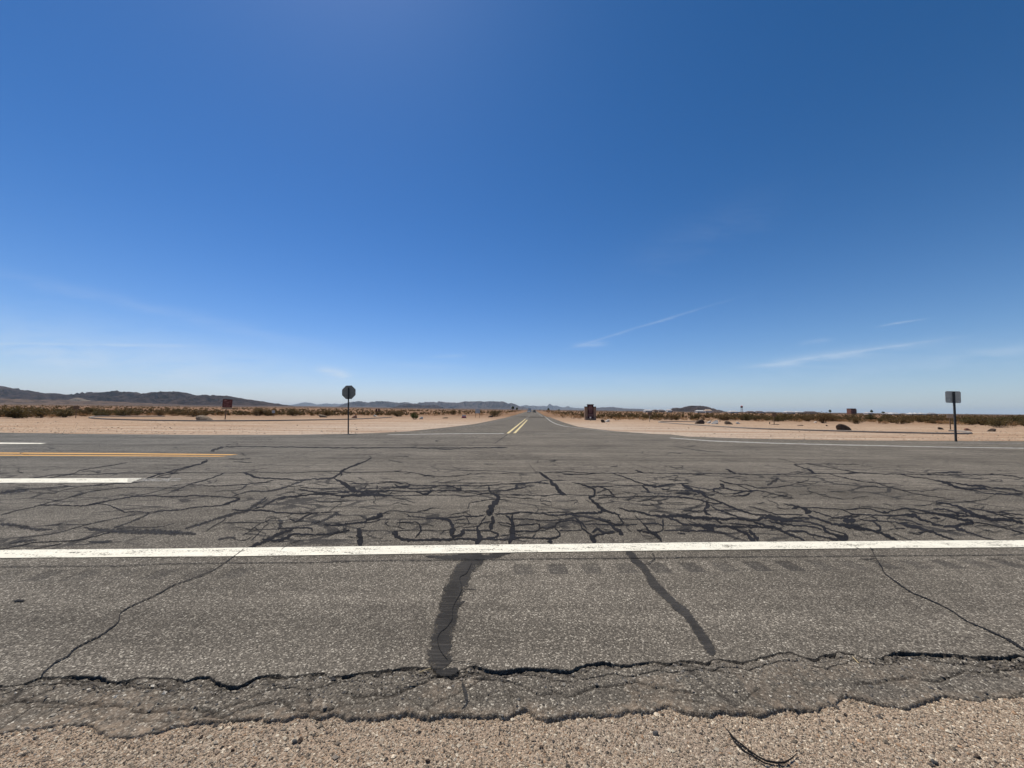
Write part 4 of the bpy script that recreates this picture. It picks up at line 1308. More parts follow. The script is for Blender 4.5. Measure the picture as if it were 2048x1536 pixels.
b = base(1911.3, 884); s = mpp(b)
t = tag(empty('road_sign', b, math.radians(-14)), 'nearly square road sign seen from its grey back on a leaning steel post', 'road sign')
t.rotation_euler = (0, math.radians(1.5), math.radians(-10))
zt, zb_ = (884 - 783) * s, (884 - 806.5) * s; wd = 26.5 * s
mb = MB(); mb.box((0, 0, zt * .5 - .15), (.06, .05, zt + .25)); mb.box((-.036, -.03, zt * .5 - .15), (.012, .02, zt + .25)); mb.box((.036, -.03, zt * .5 - .15), (.012, .02, zt + .25)); mb.build('post', M_POST, t)
mb = MB()
c_ = .05
for (a0, a1) in ((0.0, 0),):
    x_, z0_, z1_ = wd / 2, zb_, zt
    mb.prism([(-x_ + c_, z0_), (x_ - c_, z0_), (x_, z0_ + c_), (x_, z1_ - c_), (x_ - c_, z1_), (-x_ + c_, z1_), (-x_, z1_ - c_), (-x_, z0_ + c_)], .030, .034)
pn = mb.build('sign_panel', M_METALP, t); pn.rotation_euler = (0, 0, 0)
mb = MB(); mb.box((x_ * .82, .028, zb_ + .1), (.05, .004, .05)); mb.build('sticker', M_WSHEET, t)
for dz in (zb_ + .12, zt - .12):
    mb = MB(); mb.tube([(0, -.05, dz), (0, .04, dz)], .012, 6); mb.build('bolt', M_METAL, t)

# brown sign, left
b = base(449.5, 838.5); s = mpp(b)
t = tag(empty('brown_sign', b), 'weathered dark brown square sign with faded lettering on one leaning post, left island', 'sign')
zt, zb_ = (838.5 - 798.5) * s, (838.5 - 815) * s
mb = MB(); mb.tube([(0, .05, -.2), (.10, .05, zt * .55), (.16, .05, zt - .1)], .065, 8); mb.build('post', M_WOOD, t)
mb = MB(); mb.box((.2, 0, (zt + zb_) / 2), (19 * s, .05, zt - zb_)); bd = mb.build('sign_board', M_BROWN, t); bd.rotation_euler = (0, math.radians(1.2), 0)
mb = MB(); rr = random.Random(4)
for zc, x0, x1, hh in ((.84, -.38, -.05, .16), (.66, -.40, .15, .05), (.56, -.1, .40, .07), (.42, -.42, .1, .06), (.30, -.3, .38, .05), (.17, -.42, .35, .07), (.72, .12, .38, .05)):
    zc = zb_ + (zt - zb_) * zc; x = x0
    while x < x1:
        l = rr.uniform(.03, .09); mb.box((.2 + (x + l / 2) * 19 * s, -.028, zc + rr.uniform(-.02, .02)), (l * 19 * s * .8, .006, hh * (zt - zb_) * rr.uniform(.5, 1.1))); x += l + .02
mb.build('lettering', M_LETTER, bd)
mb = MB(); mb.box((.2, 0, zb_ - .14), (20.5 * s, .05, .22)); mb.build('lower_board', M_TAN, t)

# monument sign
b = base(1181, 840); s = mpp(b)
t = tag(empty('monument_sign', b), 'tall dark maroon monument sign between two lower stone pillars', 'monument sign')
zt = (840 - 809.7) * s
for x0, x1, nm in ((-11.5, -6.2, 'pillar'), (5.6, 10.8, 'pillar')):
    mb = MB(); hh = (840 - 814.5) * s
    mb.box(((x0 + x1) / 2 * s, .1, hh / 2), ((x1 - x0) * s, .7, hh), taper=.96); pl = mb.build(nm, M_PIL, t)
    mb = MB(); mb.box(((x0 + x1) / 2 * s, .1, hh + .06), ((x1 - x0) * s * 1.05, .76, .14)); mb.build('cap', M_DARKCAP, pl)
mb = MB(); mb.box((-.3 * s, 0, (zt + .35) / 2), (12 * s, .5, zt - .3)); pn = mb.build('panel', M_MAROON, t)
mb = MB(); mb.box((-.3 * s, 0, zt + .05), (12.9 * s, .62, .12)); mb.build('cap', M_DARKCAP, pn)
mb = MB(); rr = random.Random(9)
for k, (zc, ww, hh) in enumerate([(.93, .25, .03), (.88, .5, .028), (.80, .7, .05), (.72, .75, .05), (.64, .6, .022), (.59, .5, .022), (.53, .55, .022), (.47, .5, .02), (.38, .8, .026), (.33, .8, .026), (.27, .75, .024), (.21, .6, .024)]):
    x = -ww / 2
    while x < ww / 2:
        l = rr.uniform(.03, .10); mb.box(((-.3 + (x + l / 2) * 11.5) * s, -.255, zt * zc), (l * 11.5 * s * .8, .012, zt * hh)); x += l + .018
mb.build('lettering', M_MAROONL, pn)
mb = MB(); mb.box((-.3 * s, -.02, .16), (21 * s, 1.0, .34)); mb.build('plinth', M_PIL, t)
b2 = base(1181, 841.5)
t2 = tag(empty('marker_post', b2), 'short pale marker post standing in front of the monument sign', 'marker')
mb = MB(); mb.tube([(0, 0, -.1), (0, 0, .42)], .06, 8); mb.build('post', M_KERB, t2)
mb = MB(); mb.tube([(0, 0, .42), (0, 0, .46), (0, 0, .62), (0, 0, .66)], [.09, .13, .13, .07], 10); mb.build('head', M_WWALL, t2)

# info board left of the side road
def board_sign(name, px, py, top, bot, wpx, m, label, cat='sign', nposts=2, cols=1, pm=None, rz=0.0, D=None):
    b = base(px, py); s = mpp(b); t = tag(empty(name, b, rz), label, cat)
    zt, zb_ = (py - top) * s, (py - bot) * s; wd = wpx * s
    for x in ([0] if nposts == 1 else [-wd * .4, wd * .4]):
        mb = MB(); mb.tube([(x, .06, -.2), (x, .06, zt - .02)], .045, 6); mb.build('post', pm or M_WOOD, t)
    for k in range(cols):
        cw_ = wd / cols; mb = MB(); mb.box((-wd / 2 + cw_ * (k + .5), 0, (zt + zb_) / 2), (cw_ * .90, .04, zt - zb_)); mb.build('sign_board', m, t)
    return t
board_sign('information_board', 955, 835.5, 817.8, 826.5, 9.5, M_GREYB, 'pale blue grey information board of three panels left of the side road', cols=3)
board_sign('small_sign', 546.5, 833, 821, 826, 6, M_GREYB, 'small grey blue sign on a thin post among the bushes on the left', nposts=1)
board_sign('small_sign', 150.5, 836, 812, 818.5, 12, M_WOOD, 'brownish sign on a thin post at the far left between bushes', nposts=1)
board_sign('small_sign', 752.5, 830, 819, 824.5, 4, M_BROWN, 'left one of two tiny dark red signs right of the stop sign', nposts=1)
board_sign('small_sign', 757.5, 830, 819, 824.5, 4, M_BROWN, 'right one of two tiny dark red signs right of the stop sign', nposts=1)
board_sign('small_sign', 1299.5, 844, 825, 831, 8.5, M_WOOD, 'tan brown sign on a pale post at the tip of the right kerb', nposts=1, pm=M_TAN)
board_sign('small_sign', 1549, 849, 826, 833, 9, M_WOOD, 'brown wooden sign on a single post in the middle of the right island', nposts=1)
board_sign('small_sign', 1902.5, 859.5, 829, 836, 15, M_TAN, 'tan sign on a thin post just left of the leaning road sign post', nposts=1)
for px, py, h_, lb in ((1440, 844, 4.5, 'short dark marker post behind the pale boulders'), (1539.5, 848.5, 5, 'short dark marker post left of the brown wooden sign'), (1699, 857, 2, 'tiny dark peg beside the large dark boulder')):
    b = base(px, py); s = mpp(b); mb = MB(); mb.tube([(0, 0, -.1), (0, 0, h_ * s * .7), (.01, 0, h_ * s)], [.05, .05, .035], 6)
    o = mb.build('marker_post', M_POST); o.location = b; tag(o, lb, 'marker')

# red and white barrel-like block left of the side road
b = base(928, 836); s = mpp(b)
t = tag(empty('painted_block', b), 'squat pink block with a white top on sand left of the side road', 'painted block')
mb = MB(); mb.box((0, 0, 1.8 * s), (8 * s, .7, 3.8 * s), taper=.92); mb.build('block', M_PINK, t)
mb = MB(); mb.box((0, 0, 5 * s), (7.4 * s, .62, 3 * s), taper=.85); mb.build('cap', M_WWALL, t)
mb = MB(); mb.box((0, 0, .3 * s), (10 * s, .8, 1.4 * s)); mb.build('foot', M_ROCKD, t)

# ------------------------------------------------------------------ rocks
RK = [(409, 840.5, 27, 9.5, M_ROCKT, 'large tan boulder with a dark right side behind the left kerb'),
      (645, 834.5, 17, 5.5, M_ROCKT, 'long flat tan rock left of the stop sign post'),
      (709, 835.8, 11, 6, M_ROCKR, 'small brown rock just right of the stop sign post'),
      (841.5, 838.3, 9.5, 5, M_ROCKW, 'pale rock beside the bright green bush'),
      (889, 836.6, 13, 2.2, M_ROCKD, 'low dark flat rock on the sand left of the pink block'),
      (981, 834.5, 9, 3.4, M_ROCKD, 'dark flat rock under the bushes by the left edge of the side road'),
      (752, 832.6, 9, 3, M_ROCKW, 'low pale flat rock beyond the end of the left kerb'),
      (1206.5, 845, 9, 6, M_ROCKD, 'dark brown rock right of the monument sign'),
      (1215.5, 843.8, 10.5, 5, M_ROCKW, 'long white rock leaning against the dark brown rock'),
      (1398.5, 847.8, 18, 8.5, M_ROCKD, 'dark brown angular boulder at the left end of the right island'),
      (1417, 846.6, 9, 5, M_ROCKW, 'small white rock touching the larger white boulder'),
      (1429, 848, 16, 7.5, M_ROCKW, 'larger white boulder with a dark right side on the right island'),
      (1458, 848.8, 15, 6.5, M_ROCKT, 'wedge shaped tan rock right of the white boulders'),
      (1477, 847.8, 9, 4, M_ROCKW, 'small round white rock, the rightmost of the pale rocks'),
      (1653.5, 852.3, 5, 2.4, M_ROCKD, 'little dark rock left of the largest dark boulder'),
      (1688, 860, 24, 11.5, M_ROCKD, 'largest dark boulder with a pointed left side on the right island'),
      (1880.5, 859, 10.5, 4.6, M_ROCKD, 'small dark rock left of the leaning road sign'),
      (1938, 861, 14, 4.5, M_ROCKR, 'low reddish rock right of the leaning road sign'),
      (1981.5, 863, 16, 6, M_ROCKD, 'domed dark rock, the rightmost rock on the sand'),
      (1550, 849.6, 16, 1.4, M_ROCKD, 'flat dark rock at the foot of the brown wooden sign'),
      (1601, 851.3, 12, 1.6, M_ROCKD, 'flat dark rock in the sand right of the brown wooden sign'),
      (1630, 844.8, 6, 2.2, M_ROCKW, 'tiny pale rock at the edge of the scrub on the right')]
for i, (x, y, wpx, hpx, m, lb) in enumerate(RK):
    b = base(x, y); s = mpp(b)
    o = rockmesh('boulder', wpx * s * .56, wpx * s * .40, hpx * s * 1.06, m, 40 + i)
    o.location = (b.x, b.y, b.z - hpx * s * .02); o.rotation_euler = (0, 0, 0)
    tag(o, lb, 'rock')

# ------------------------------------------------------------------ shrubs
def bush_mesh(seed, nleaf, leaf, spread=.62, top=1.0, stems=26, tall=1.0, dens=0.0):
    """vase-shaped desert shrub of unit height: (leaf verts, leaf quads), stems"""
    rr = np.random.default_rng(seed); st = MB(); V = []
    tips = []
    for k in range(stems):
        a = rr.random() * 6.283; sp = spread * rr.uniform(.15, 1.0); hh = top * rr.uniform(.55, 1.0) * (1 - .35 * (sp / spread) ** 2)
        b0 = np.array([.06 * math.cos(a), .06 * math.sin(a), 0])
        tip = np.array([sp * math.cos(a), sp * math.sin(a) , hh])
        mid = (b0 + tip) / 2 + np.array([.10 * sp * math.cos(a), .10 * sp * math.sin(a), -.04])
        tips.append((b0, mid, tip))
        st.tube([b0 - [0, 0, .05], mid, tip * .97], [.012, .008, .004], 3, cap=False)
    for i in range(nleaf):
        b0, mid, tip = tips[rr.integers(len(tips))]
        t = rr.random() ** (.62 - dens); t = .18 + .84 * t
        c = b0 * (1 - t) ** 2 + 2 * mid * t * (1 - t) + tip * t * t + rr.normal(0, .055 + .03 * t, 3)
        c[2] = max(c[2], .02)
        n = rr.normal(0, 1, 3); n /= np.linalg.norm(n); u = np.cross(n, rr.normal(0, 1, 3)); u /= np.linalg.norm(u); v = np.cross(n, u)
        l = leaf * rr.uniform(.6, 1.4)
        V += [c - u * l, c + v * l * .55, c + u * l, c - v * l * .55]
    V = np.array(V); Fq = np.arange(len(V)).reshape(-1, 4)
    return V, Fq, st


def bush_proto(seed, nleaf, leaf, lm, **k):
    V, Fq, st = bush_mesh(seed, nleaf, leaf, **k)
    me = bpy.data.meshes.new('foliage'); me.from_pydata(V.tolist(), [], Fq.tolist()); me.materials.append(lm)
    ms = bpy.data.meshes.new('stems'); ms.from_pydata(st.v, [], st.f); ms.materials.append(M_STEM)
    return me, ms


PC = [bush_proto(200 + i, 1500, .040, M_LEAF, spread=(.62, .85, .7, 1.0, .55)[i % 5], dens=(0, .1, .2, .1, 0)[i % 5]) for i in range(5)]
PCs = [bush_proto(220 + i, 420, .062, M_LEAF, spread=(.7, .95, .6)[i], stems=12) for i in range(3)]
PD = [bush_proto(240 + i, 520, .060, M_DRY, spread=1.1, dens=.3, stems=14) for i in range(3)]
PG = bush_proto(260, 2200, .042, M_GREEN, spread=.75, dens=.35)


def put_bush(x, y, h_, wfac, proto, label, name='creosote_bush', cat='bush', group=None, parts=True, rz=None):
    zc = gz(x, y) - .02
    rz = random.uniform(0, 6.28) if rz is None else rz
    if parts:
        t = tag(empty(name, (x, y, zc), rz), label, cat, group)
        t.scale = (h_ * wfac, h_ * wfac, h_)
        for nm, me in (('foliage', proto[0]), ('stems', proto[1])):
            o = bpy.data.objects.new(nm, me); COL.objects.link(o); o.parent = t
    else:
        t = bpy.data.objects.new(name, proto[0]); COL.objects.link(t); t.location = (x, y, zc); t.rotation_euler = (0, 0, rz)
        t.scale = (h_ * wfac, h_ * wfac, h_); tag(t, label, cat, group)
    return t


UB = [(18, 837, 60, 29, 0, 'tallest dark green bush at the left edge of the scrub'),
      (62, 836, 46, 24, 1, 'dark bush right beside the tallest one at the far left'),
      (113, 835, 48, 19, 2, 'wide brownish bush left of the thin brown sign'),
      (188, 833, 26, 13, 0, 'small bush above the left tip of the kerb'),
      (238, 833, 46, 18, 3, 'broad greyish green bush behind the left end of the kerb'),
      (312, 832, 30, 14, 1, 'low bush between two broad bushes behind the left kerb'),
      (376, 834, 54, 18, 3, 'broad dark bush left of the tan boulder'),
      (510, 832, 34, 17, 2, 'dense dark bush between the brown sign and the small grey blue sign'),
      (532, 832, 26, 16, 0, 'narrow dark bush next to the small grey blue sign'),
      (583, 832, 40, 17, 1, 'broad dark green bush left of the long flat rock'),
      (652, 832, 26, 13, 2, 'bush behind the long flat tan rock'),
      (795, 833, 24, 14, 0, 'dark bush left of the bright green bush'),
      (990, 834, 34, 16, 3, 'dark green bush by the left shoulder of the side road'),
      (904, 831, 20, 12, 1, 'brown bush behind the pink block'),
      (1345, 840, 30, 15, 3, 'brown grey bush left of the dark boulder on the right'),
      (1455, 841, 34, 14, 0, 'green bush behind the tan rocks on the right'),
      (1500, 841, 40, 13, 1, 'long low green bush behind the marker posts'),
      (1558, 843, 42, 15, 3, 'bush behind the brown wooden sign'),
      (1657, 846.5, 36, 23, 2, 'tall dark bush with a bare top left of the big boulder'),
      (1724, 848, 32, 14, 1, 'round green bush right of the big dark boulder'),
      (1812, 848, 46, 15, 3, 'broad dark green bush left of the leaning sign'),
      (1872, 846, 30, 14, 0, 'bush just left of the tan sign post'),
      (1958, 850, 36, 14, 1, 'bush right of the leaning sign behind the reddish rock'),
      (2022, 856, 62, 22, 3, 'large dense bush at the right edge of the scrub')]
for i, (x, y, wpx, hpx, k, lb) in enumerate(UB):
    b = base(x, y); s = mpp(b); b.y += 1.0; h_ = hpx * s
    pr = PC[k % 5]; spw = (.62, .85, .7, 1.0, .55)[k % 5]
    put_bush(b.x, b.y, h_, wpx / 2 / (hpx * spw) * .95, pr, lb)
b = base(828, 839); s = mpp(b)
put_bush(b.x, b.y + .5, 14 * s, .78, PG, 'bright green rounded bush next to a pale rock left of the side road', name='green_bush')
# golden brush by the road on the right
GOLD = [(1112, 832, 20, 10), (1128, 836, 26, 11), (1146, 837, 22, 9), (1160, 838, 16, 8), (1098, 829, 14, 7), (1210, 840, 26, 8), (1236, 841, 28, 8), (1262, 839, 22, 7), (1320, 841, 24, 7), (1395, 842, 24, 6),
        (1030, 828, 10, 5), (1012, 830, 12, 5), (962, 832, 16, 6), (870, 832, 16, 5), (700, 831, 14, 4), (620, 831, 16, 5), (440, 832, 18, 5), (340, 832, 16, 5), (165, 833, 20, 6), (1290, 841, 22, 7),
        (1420, 842, 20, 6), (1522, 843, 22, 5), (1600, 844, 22, 6), (1770, 848, 26, 7), (1930, 850, 28, 7), (90, 836, 24, 8)]
for i, (x, y, wpx, hpx) in enumerate(GOLD):
    b = base(x, y); s = mpp(b)
    put_bush(b.x, b.y + .6, hpx * s, wpx / 2 / hpx / 1.1, PD[i % 3], 'low golden dry brush along the front edge of the scrub', name='dry_brush', cat='dry shrub', group='golden dry brush at the front of the scrub')

# the field behind
def front_y(px):
    xs_ = [-300, 0, 100, 200, 400, 760, 900, 1000, 1040, 1090, 1120, 1180, 1330, 1500, 1700, 1850, 2048, 2400]
    yv = [836, 835.5, 834, 832, 831.5, 831.5, 831, 830, 827, 827, 831, 837, 840, 841.5, 844, 846.5, 853, 868]
    return float(np.interp(px, xs_, yv))


cand = []
rr = random.Random(33)
for i in range(8500):
    px = rr.uniform(-500, 2550); f0 = at(px, front_y(px)).y
    y = f0 + 1 + rr.expovariate(1 / 95.0) * (1.2 if px > 1067 else 1.0)
    if y > 900: continue
    u = uat(px); x = u * y
    c_ = sx(y, 0); lim = 9.5 if x < c_ else 9
    if abs(x - c_) < lim + y * .012: continue
    if float(fbm(x, y, .07, 3, 44)) < .42: continue
    cand.append((y, x, px))
cand.sort()
nI = 0; rest = []
for y, x, px in cand:
    dry = rr.random() < .42
    inview = -20 < px < 2070
    if nI < 296 and inview and not (dry and y > 120):
        left = px < 1067
        if dry:
            put_bush(x, y, rr.uniform(.45, .8), rr.uniform(.9, 1.5), rr.choice(PD), 'low tan dry brush scattered between the creosote bushes ' + ('left of the side road' if left else 'right of the side road'),
                     name='dry_brush', cat='dry shrub', group='tan dry brush ' + ('left' if left else 'right') + ' of the side road', parts=False)
        else:
            nI += 1
            put_bush(x, y, rr.uniform(.6, 1.45) + (.5 if rr.random() < .12 else 0), rr.uniform(.75, 1.15), rr.choice(PC if y < 105 else PCs),
                     'olive brown creosote bush in the scrub ' + ('left of the side road' if left else 'right of the side road'),
                     group='creosote bushes ' + ('left' if left else 'right') + ' of the side road', parts=y < 75)
    else:
        rest.append((x, y, dry))
print('individual bushes', nI, 'rest', len(rest))


def scrub(name, items, mlist, lab):
    protos = [(bush_mesh(300 + i, 110, .12, spread=.9, stems=4, dens=.2)[0]) for i in range(5)]
    Vs, Ms = [], []; N0 = 0
    for x, y, dry in items:
        P_ = protos[rr.randrange(5)]
        n = len(P_) if y < 170 else (len(P_) // 8 * 4 if y < 350 else len(P_) // 20 * 4)
        Q = P_[:n].copy(); h_ = rr.uniform(.4, .75) if dry else rr.uniform(.6, 1.35)
        a = rr.random() * 6.28; c, s = math.cos(a), math.sin(a); wf = rr.uniform(.9, 1.4)
        grow = 1 if y < 170 else (1.3 if y < 350 else 1.9)
        cen = Q.reshape(-1, 4, 3).mean(1, keepdims=True); Q = ((Q.reshape(-1, 4, 3) - cen) * grow + cen).reshape(-1, 3)
        Q = np.stack([(Q[:, 0] * c - Q[:, 1] * s) * h_ * wf + x, (Q[:, 0] * s + Q[:, 1] * c) * h_ * wf + y, Q[:, 2] * h_ + gz(x, y) - .03], -1)
        Vs.append(Q); Ms.append(np.full(n // 4, 1 if dry else 0))
    V = np.concatenate(Vs); Fq = np.arange(len(V)).reshape(-1, 4)
    o = npmesh(name, V, Fq, mlist); o.data.polygons.foreach_set('material_index', np.concatenate(Ms).astype(np.int32))
    tag(o, lab, 'scrub', kind='stuff'); return o


for i in range(6500):           # sparse band beyond, out to the far plain
    px = rr.uniform(-500, 2550); y = 260 * math.exp(rr.random() * 1.9); u = uat(px); x = u * y
    if abs(x - sx(y, 0)) < 10 + y * .012: continue
    if float(fbm(x, y, .012, 3, 45)) < .42: continue
    rest.append((x, y, rr.random() < .15))
scrub('distant_scrub', rest, [M_LEAF, M_DRY], 'mass of low creosote scrub covering the desert plain beyond the nearer bushes')

# stones strewn on the far verge
N = 11000
sxp = rng.uniform(-200, 2250, N); k0 = rng.random(N)
pts_, rs_, cs_ = [], [], []
for i in range(N):
    px = float(sxp[i]); lo = 868 if px < 1300 else 884; hi = front_y(px)
    py = hi + (lo - hi) * k0[i]
    p = at(px, py, -.03)
    if p.y < 10: continue
    inside = False
    xh = np.interp(p.x, [q_[0] for q_ in fe], [q_[1] for q_ in fe])
    if p.y < xh + .05 + abs(rng.normal(0, .1)): continue
    # keep the side road clear
    xl = np.interp(p.y, [q_[1] for q_ in LW], [q_[0] for q_ in LW]); xr = np.interp(p.y, [q_[1] for q_ in RW], [q_[0] for q_ in RW])
    if xl - .1 < p.x < xr + .1: continue
    r = min(.07, rng.lognormal(math.log(.016), .5)); pts_.append((p.x, p.y, gz(p.x, p.y) + r * .3)); rs_.append(r)
    cs_.append(pal[rng.integers(len(pal))] * rng.uniform(.7, 1.1))
o = pebbles('verge_stones', np.array(pts_), np.array(rs_), np.array(cs_)); tag(o, 'small stones strewn over the sandy verge across the highway', 'stones', kind='stuff')

# ------------------------------------------------------------------ cars on the side road
def car(px_y, off, m, label, suv, towards=True):
    y = px_y; x = sx(y, off); z = gz(x, y) + .16
    t = tag(empty('car', (x, y, z), -math.atan(uv_) + (math.pi if not towards else 0)), label, 'car', 'cars far away on the side road')
    Wd, Ln, Hh = 1.9, 4.8, 1.75 if suv else 1.45
    mb = MB()
    side = [(-Ln / 2, .35), (Ln / 2, .35), (Ln / 2, .95), (Ln / 2 - .15, 1.02), (Ln * .18, 1.08) if False else (Ln / 2 - .3, 1.05), (-Ln / 2 + 1.1, 1.0), (-Ln / 2 + .1, .85), (-Ln / 2, .6)]
    n = len(side); vs = [(-Wd / 2, a, b_) for a, b_ in side] + [(Wd / 2, a, b_) for a, b_ in side]
    mb.add(vs, [tuple(range(n)), tuple(range(2 * n - 1, n - 1, -1))] + [((i + 1) % n, i, i + n, (i + 1) % n + n) for i in range(n)])
    mb.build('body', m, t)
    mb = MB(); a0, a1, b0, b1 = -Ln / 2 + 1.0, Ln / 2 - .1, -Ln / 2 + 1.75, Ln / 2 - .45
    vs = [(-Wd / 2 + .04, a0, 1.0), (Wd / 2 - .04, a0, 1.0), (Wd / 2 - .04, a1, 1.02), (-Wd / 2 + .04, a1, 1.02), (-Wd / 2 + .22, b0, Hh), (Wd / 2 - .22, b0, Hh), (Wd / 2 - .22, b1, Hh), (-Wd / 2 + .22, b1, Hh)]
    mb.add(vs, [(3, 2, 1, 0), (4, 5, 6, 7), (0, 1, 5, 4), (1, 2, 6, 5), (2, 3, 7, 6), (3, 0, 4, 7)]); cb = mb.build('cabin', M_GLASS, t)
    mb = MB(); mb.box((0, (b0 + b1) / 2, Hh + .03), (Wd - .4, b1 - b0 + .1, .07)); mb.build('roof', m, cb)
    for yy in (-Ln / 2 + .9, Ln / 2 - .9):
        for xx in (-1, 1):
            mb = MB(); mb.tube([(xx * (Wd / 2 - .22), yy, .34), (xx * (Wd / 2 + .01), yy, .34)], .34, 12); mb.build('wheel', M_RUB, t)
    for xx in (-.62, .62):
        mb = MB(); mb.box((xx, -Ln / 2 - .0, .72), (.36, .06, .16)); mb.build('headlight', M_LAMP, t)
    mb = MB(); mb.box((0, -Ln / 2 - .01, .45), (Wd * .96, .12, .2)); mb.build('bumper', M_DARKCAP, t)
    return t


car(265, -1.9, M_CARW, 'white van-like car driving towards the highway on the side road', True)
car(250, 2.0, M_CARD, 'dark car on the right side of the side road', True)
car(420, -2.0, M_CARS, 'silver car farthest away on the left lane of the side road', False)

# white cab-over box on the van: delivery truck behind it
t = tag(empty('box_truck', (sx(300, -1.6), 300, gz(sx(300, -1.6), 300) + .16)), 'white box truck behind the white car on the side road', 'truck')
mb = MB(); mb.box((0, 2.0, 1.9), (2.3, 5.0, 2.4)); mb.build('cargo_box', M_WROOF, t)
mb = MB(); mb.box((0, -1.6, 1.15), (2.1, 1.9, 1.5), taper=.9); cb = mb.build('cab', M_CARW, t)
mb = MB(); mb.box((0, -2.53, 1.5), (1.7, .04, .5), rx=-.08); mb.build('windscreen', M_GLASS, cb)
for yy in (-1.6, 3.2):
    for xx in (-.95, .95):
        mb = MB(); mb.tube([(xx - .12, yy, .42), (xx + .12, yy, .42)], .42, 12); mb.build('wheel', M_RUB, t)

# ------------------------------------------------------------------ buildings on the far plain
def pt(px, py, D):
    d = pdir(px, py); k = D / d.y; return CAM + d * k


def house(x0, x1, top, eave, D, roof, wall, label, gable=.35, depth=10, name='house', cat='building'):
    a, b_ = pt(x0, top, D), pt(x1, top, D); xm = (a.x + b_.x) / 2; wd = b_.x - a.x
    zg = min(gz(xm, D), gz(xm, D + depth)) - .3; zt = a.z; ze = pt((x0 + x1) / 2, eave, D).z
    t = tag(empty(name, (xm, D, zg)), label, cat)
    H, E = max(2.2, zt - zg), max(1.5, ze - zg)
    E = min(E, H - .4)
    mb = MB(); mb.box((0, depth / 2, E / 2), (wd * .94, depth * .92, E)); wl = mb.build('wall', wall, t)
    mb = MB(); ins = wd * gable * .5; o = .0
    vs = [(-wd / 2, 0, E), (wd / 2, 0, E), (wd / 2, depth, E), (-wd / 2, depth, E), (-wd / 2 + ins, depth / 2, H), (wd / 2 - ins, depth / 2, H),
          (-wd / 2, 0, E - .15), (wd / 2, 0, E - .15), (wd / 2, depth, E - .15), (-wd / 2, depth, E - .15)]
    mb.add(vs, [(0, 1, 5, 4), (2, 3, 4, 5), (1, 2, 5), (3, 0, 4), (6, 7, 1, 0), (7, 8, 2, 1), (8, 9, 3, 2), (9, 6, 0, 3), (9, 8, 7, 6)]); mb.build('roof', roof, t)
    nw = max(2, int(wd / 5))
    for k in range(nw):
        mb = MB(); mb.box((-wd * .4 + wd * .8 * k / max(1, nw - 1), depth * .04 - .05, E * .55), (1.1, .08, E * .38)); mb.build('window', M_GLASS, wl)
    return t


HB = [(1291, 1304.5, 818.8, 821.2, 520, M_WROOF, M_WWALL, 'long white roofed building right of the monument sign'),
      (1309, 1316, 819, 820.6, 640, M_BROOF, M_TWALL, 'small brown roofed house right of the long white roof'),
      (1318, 1330, 818.6, 820.6, 700, M_GROOF, M_TWALL, 'grey roofed house left of a white roof near the dark hill'),
      (1336, 1345, 818.2, 820.8, 620, M_WROOF, M_WWALL, 'short white roofed building left of the dark hill'),
      (1395, 1411, 820.0, 822.4, 560, M_WROOF, M_WWALL, 'white roofed hall in front of the dark hill'),
      (1412, 1425, 818.2, 822, 640, M_TWALL, M_WWALL, 'taller pale building right beside the white roofed hall'),
      (1427, 1444, 821.4, 823, 700, M_BROOF, M_TWALL, 'low brown roofed house below the right slope of the dark hill'),
      (1462, 1478, 821.2, 823.6, 560, M_WROOF, M_WWALL, 'white roofed building left of the water tower'),
      (1497, 1511, 822.0, 824, 640, M_BROOF, M_TWALL, 'brown roofed house right of the water tower'),
      (1514, 1529, 822.0, 824, 660, M_BROOF, M_WWALL, 'second brown roofed house right of the water tower'),
      (1534, 1554, 822.4, 824.4, 680, M_GROOF, M_TWALL, 'long grey roofed building in the middle of the row'),
      (1574, 1591, 821.9, 824.4, 560, M_WROOF, M_WWALL, 'white roofed building behind the brown wooden sign'),
      (1595, 1608, 822.6, 824.4, 620, M_WROOF, M_TWALL, 'white and tan building right of the white roofed one'),
      (1611, 1637, 822.4, 824.8, 660, M_BROOF, M_TWALL, 'wide tan building with brown roof left of the tall bush'),
      (1737, 1747, 823.8, 826, 600, M_WROOF, M_WWALL, 'small white roofed building right of the brick tower block'),
      (1773, 1783, 824.2, 826.8, 620, M_WROOF, M_WWALL, 'small white roofed building right of the dark tree'),
      (1786, 1802, 824.8, 827.6, 540, M_WROOF, M_WWALL, 'larger white roofed building among the small white ones'),
      (1824, 1832.5, 825.0, 827.8, 540, M_WROOF, M_WROOF, 'leftmost of three white peaked sheds in a row'),
      (1833, 1841.5, 825.0, 827.8, 540, M_WROOF, M_WROOF, 'middle one of three white peaked sheds in a row'),
      (1842, 1855, 825.0, 828, 540, M_WROOF, M_WROOF, 'rightmost and longest of three white peaked sheds in a row'),
      (1862, 1876, 825.4, 827.8, 640, M_GROOF, M_TWALL, 'grey roofed building, the last one before the leaning sign')]
for i, hb in enumerate(HB): house(*hb, gable=.9 if 16 < i < 20 else .3)

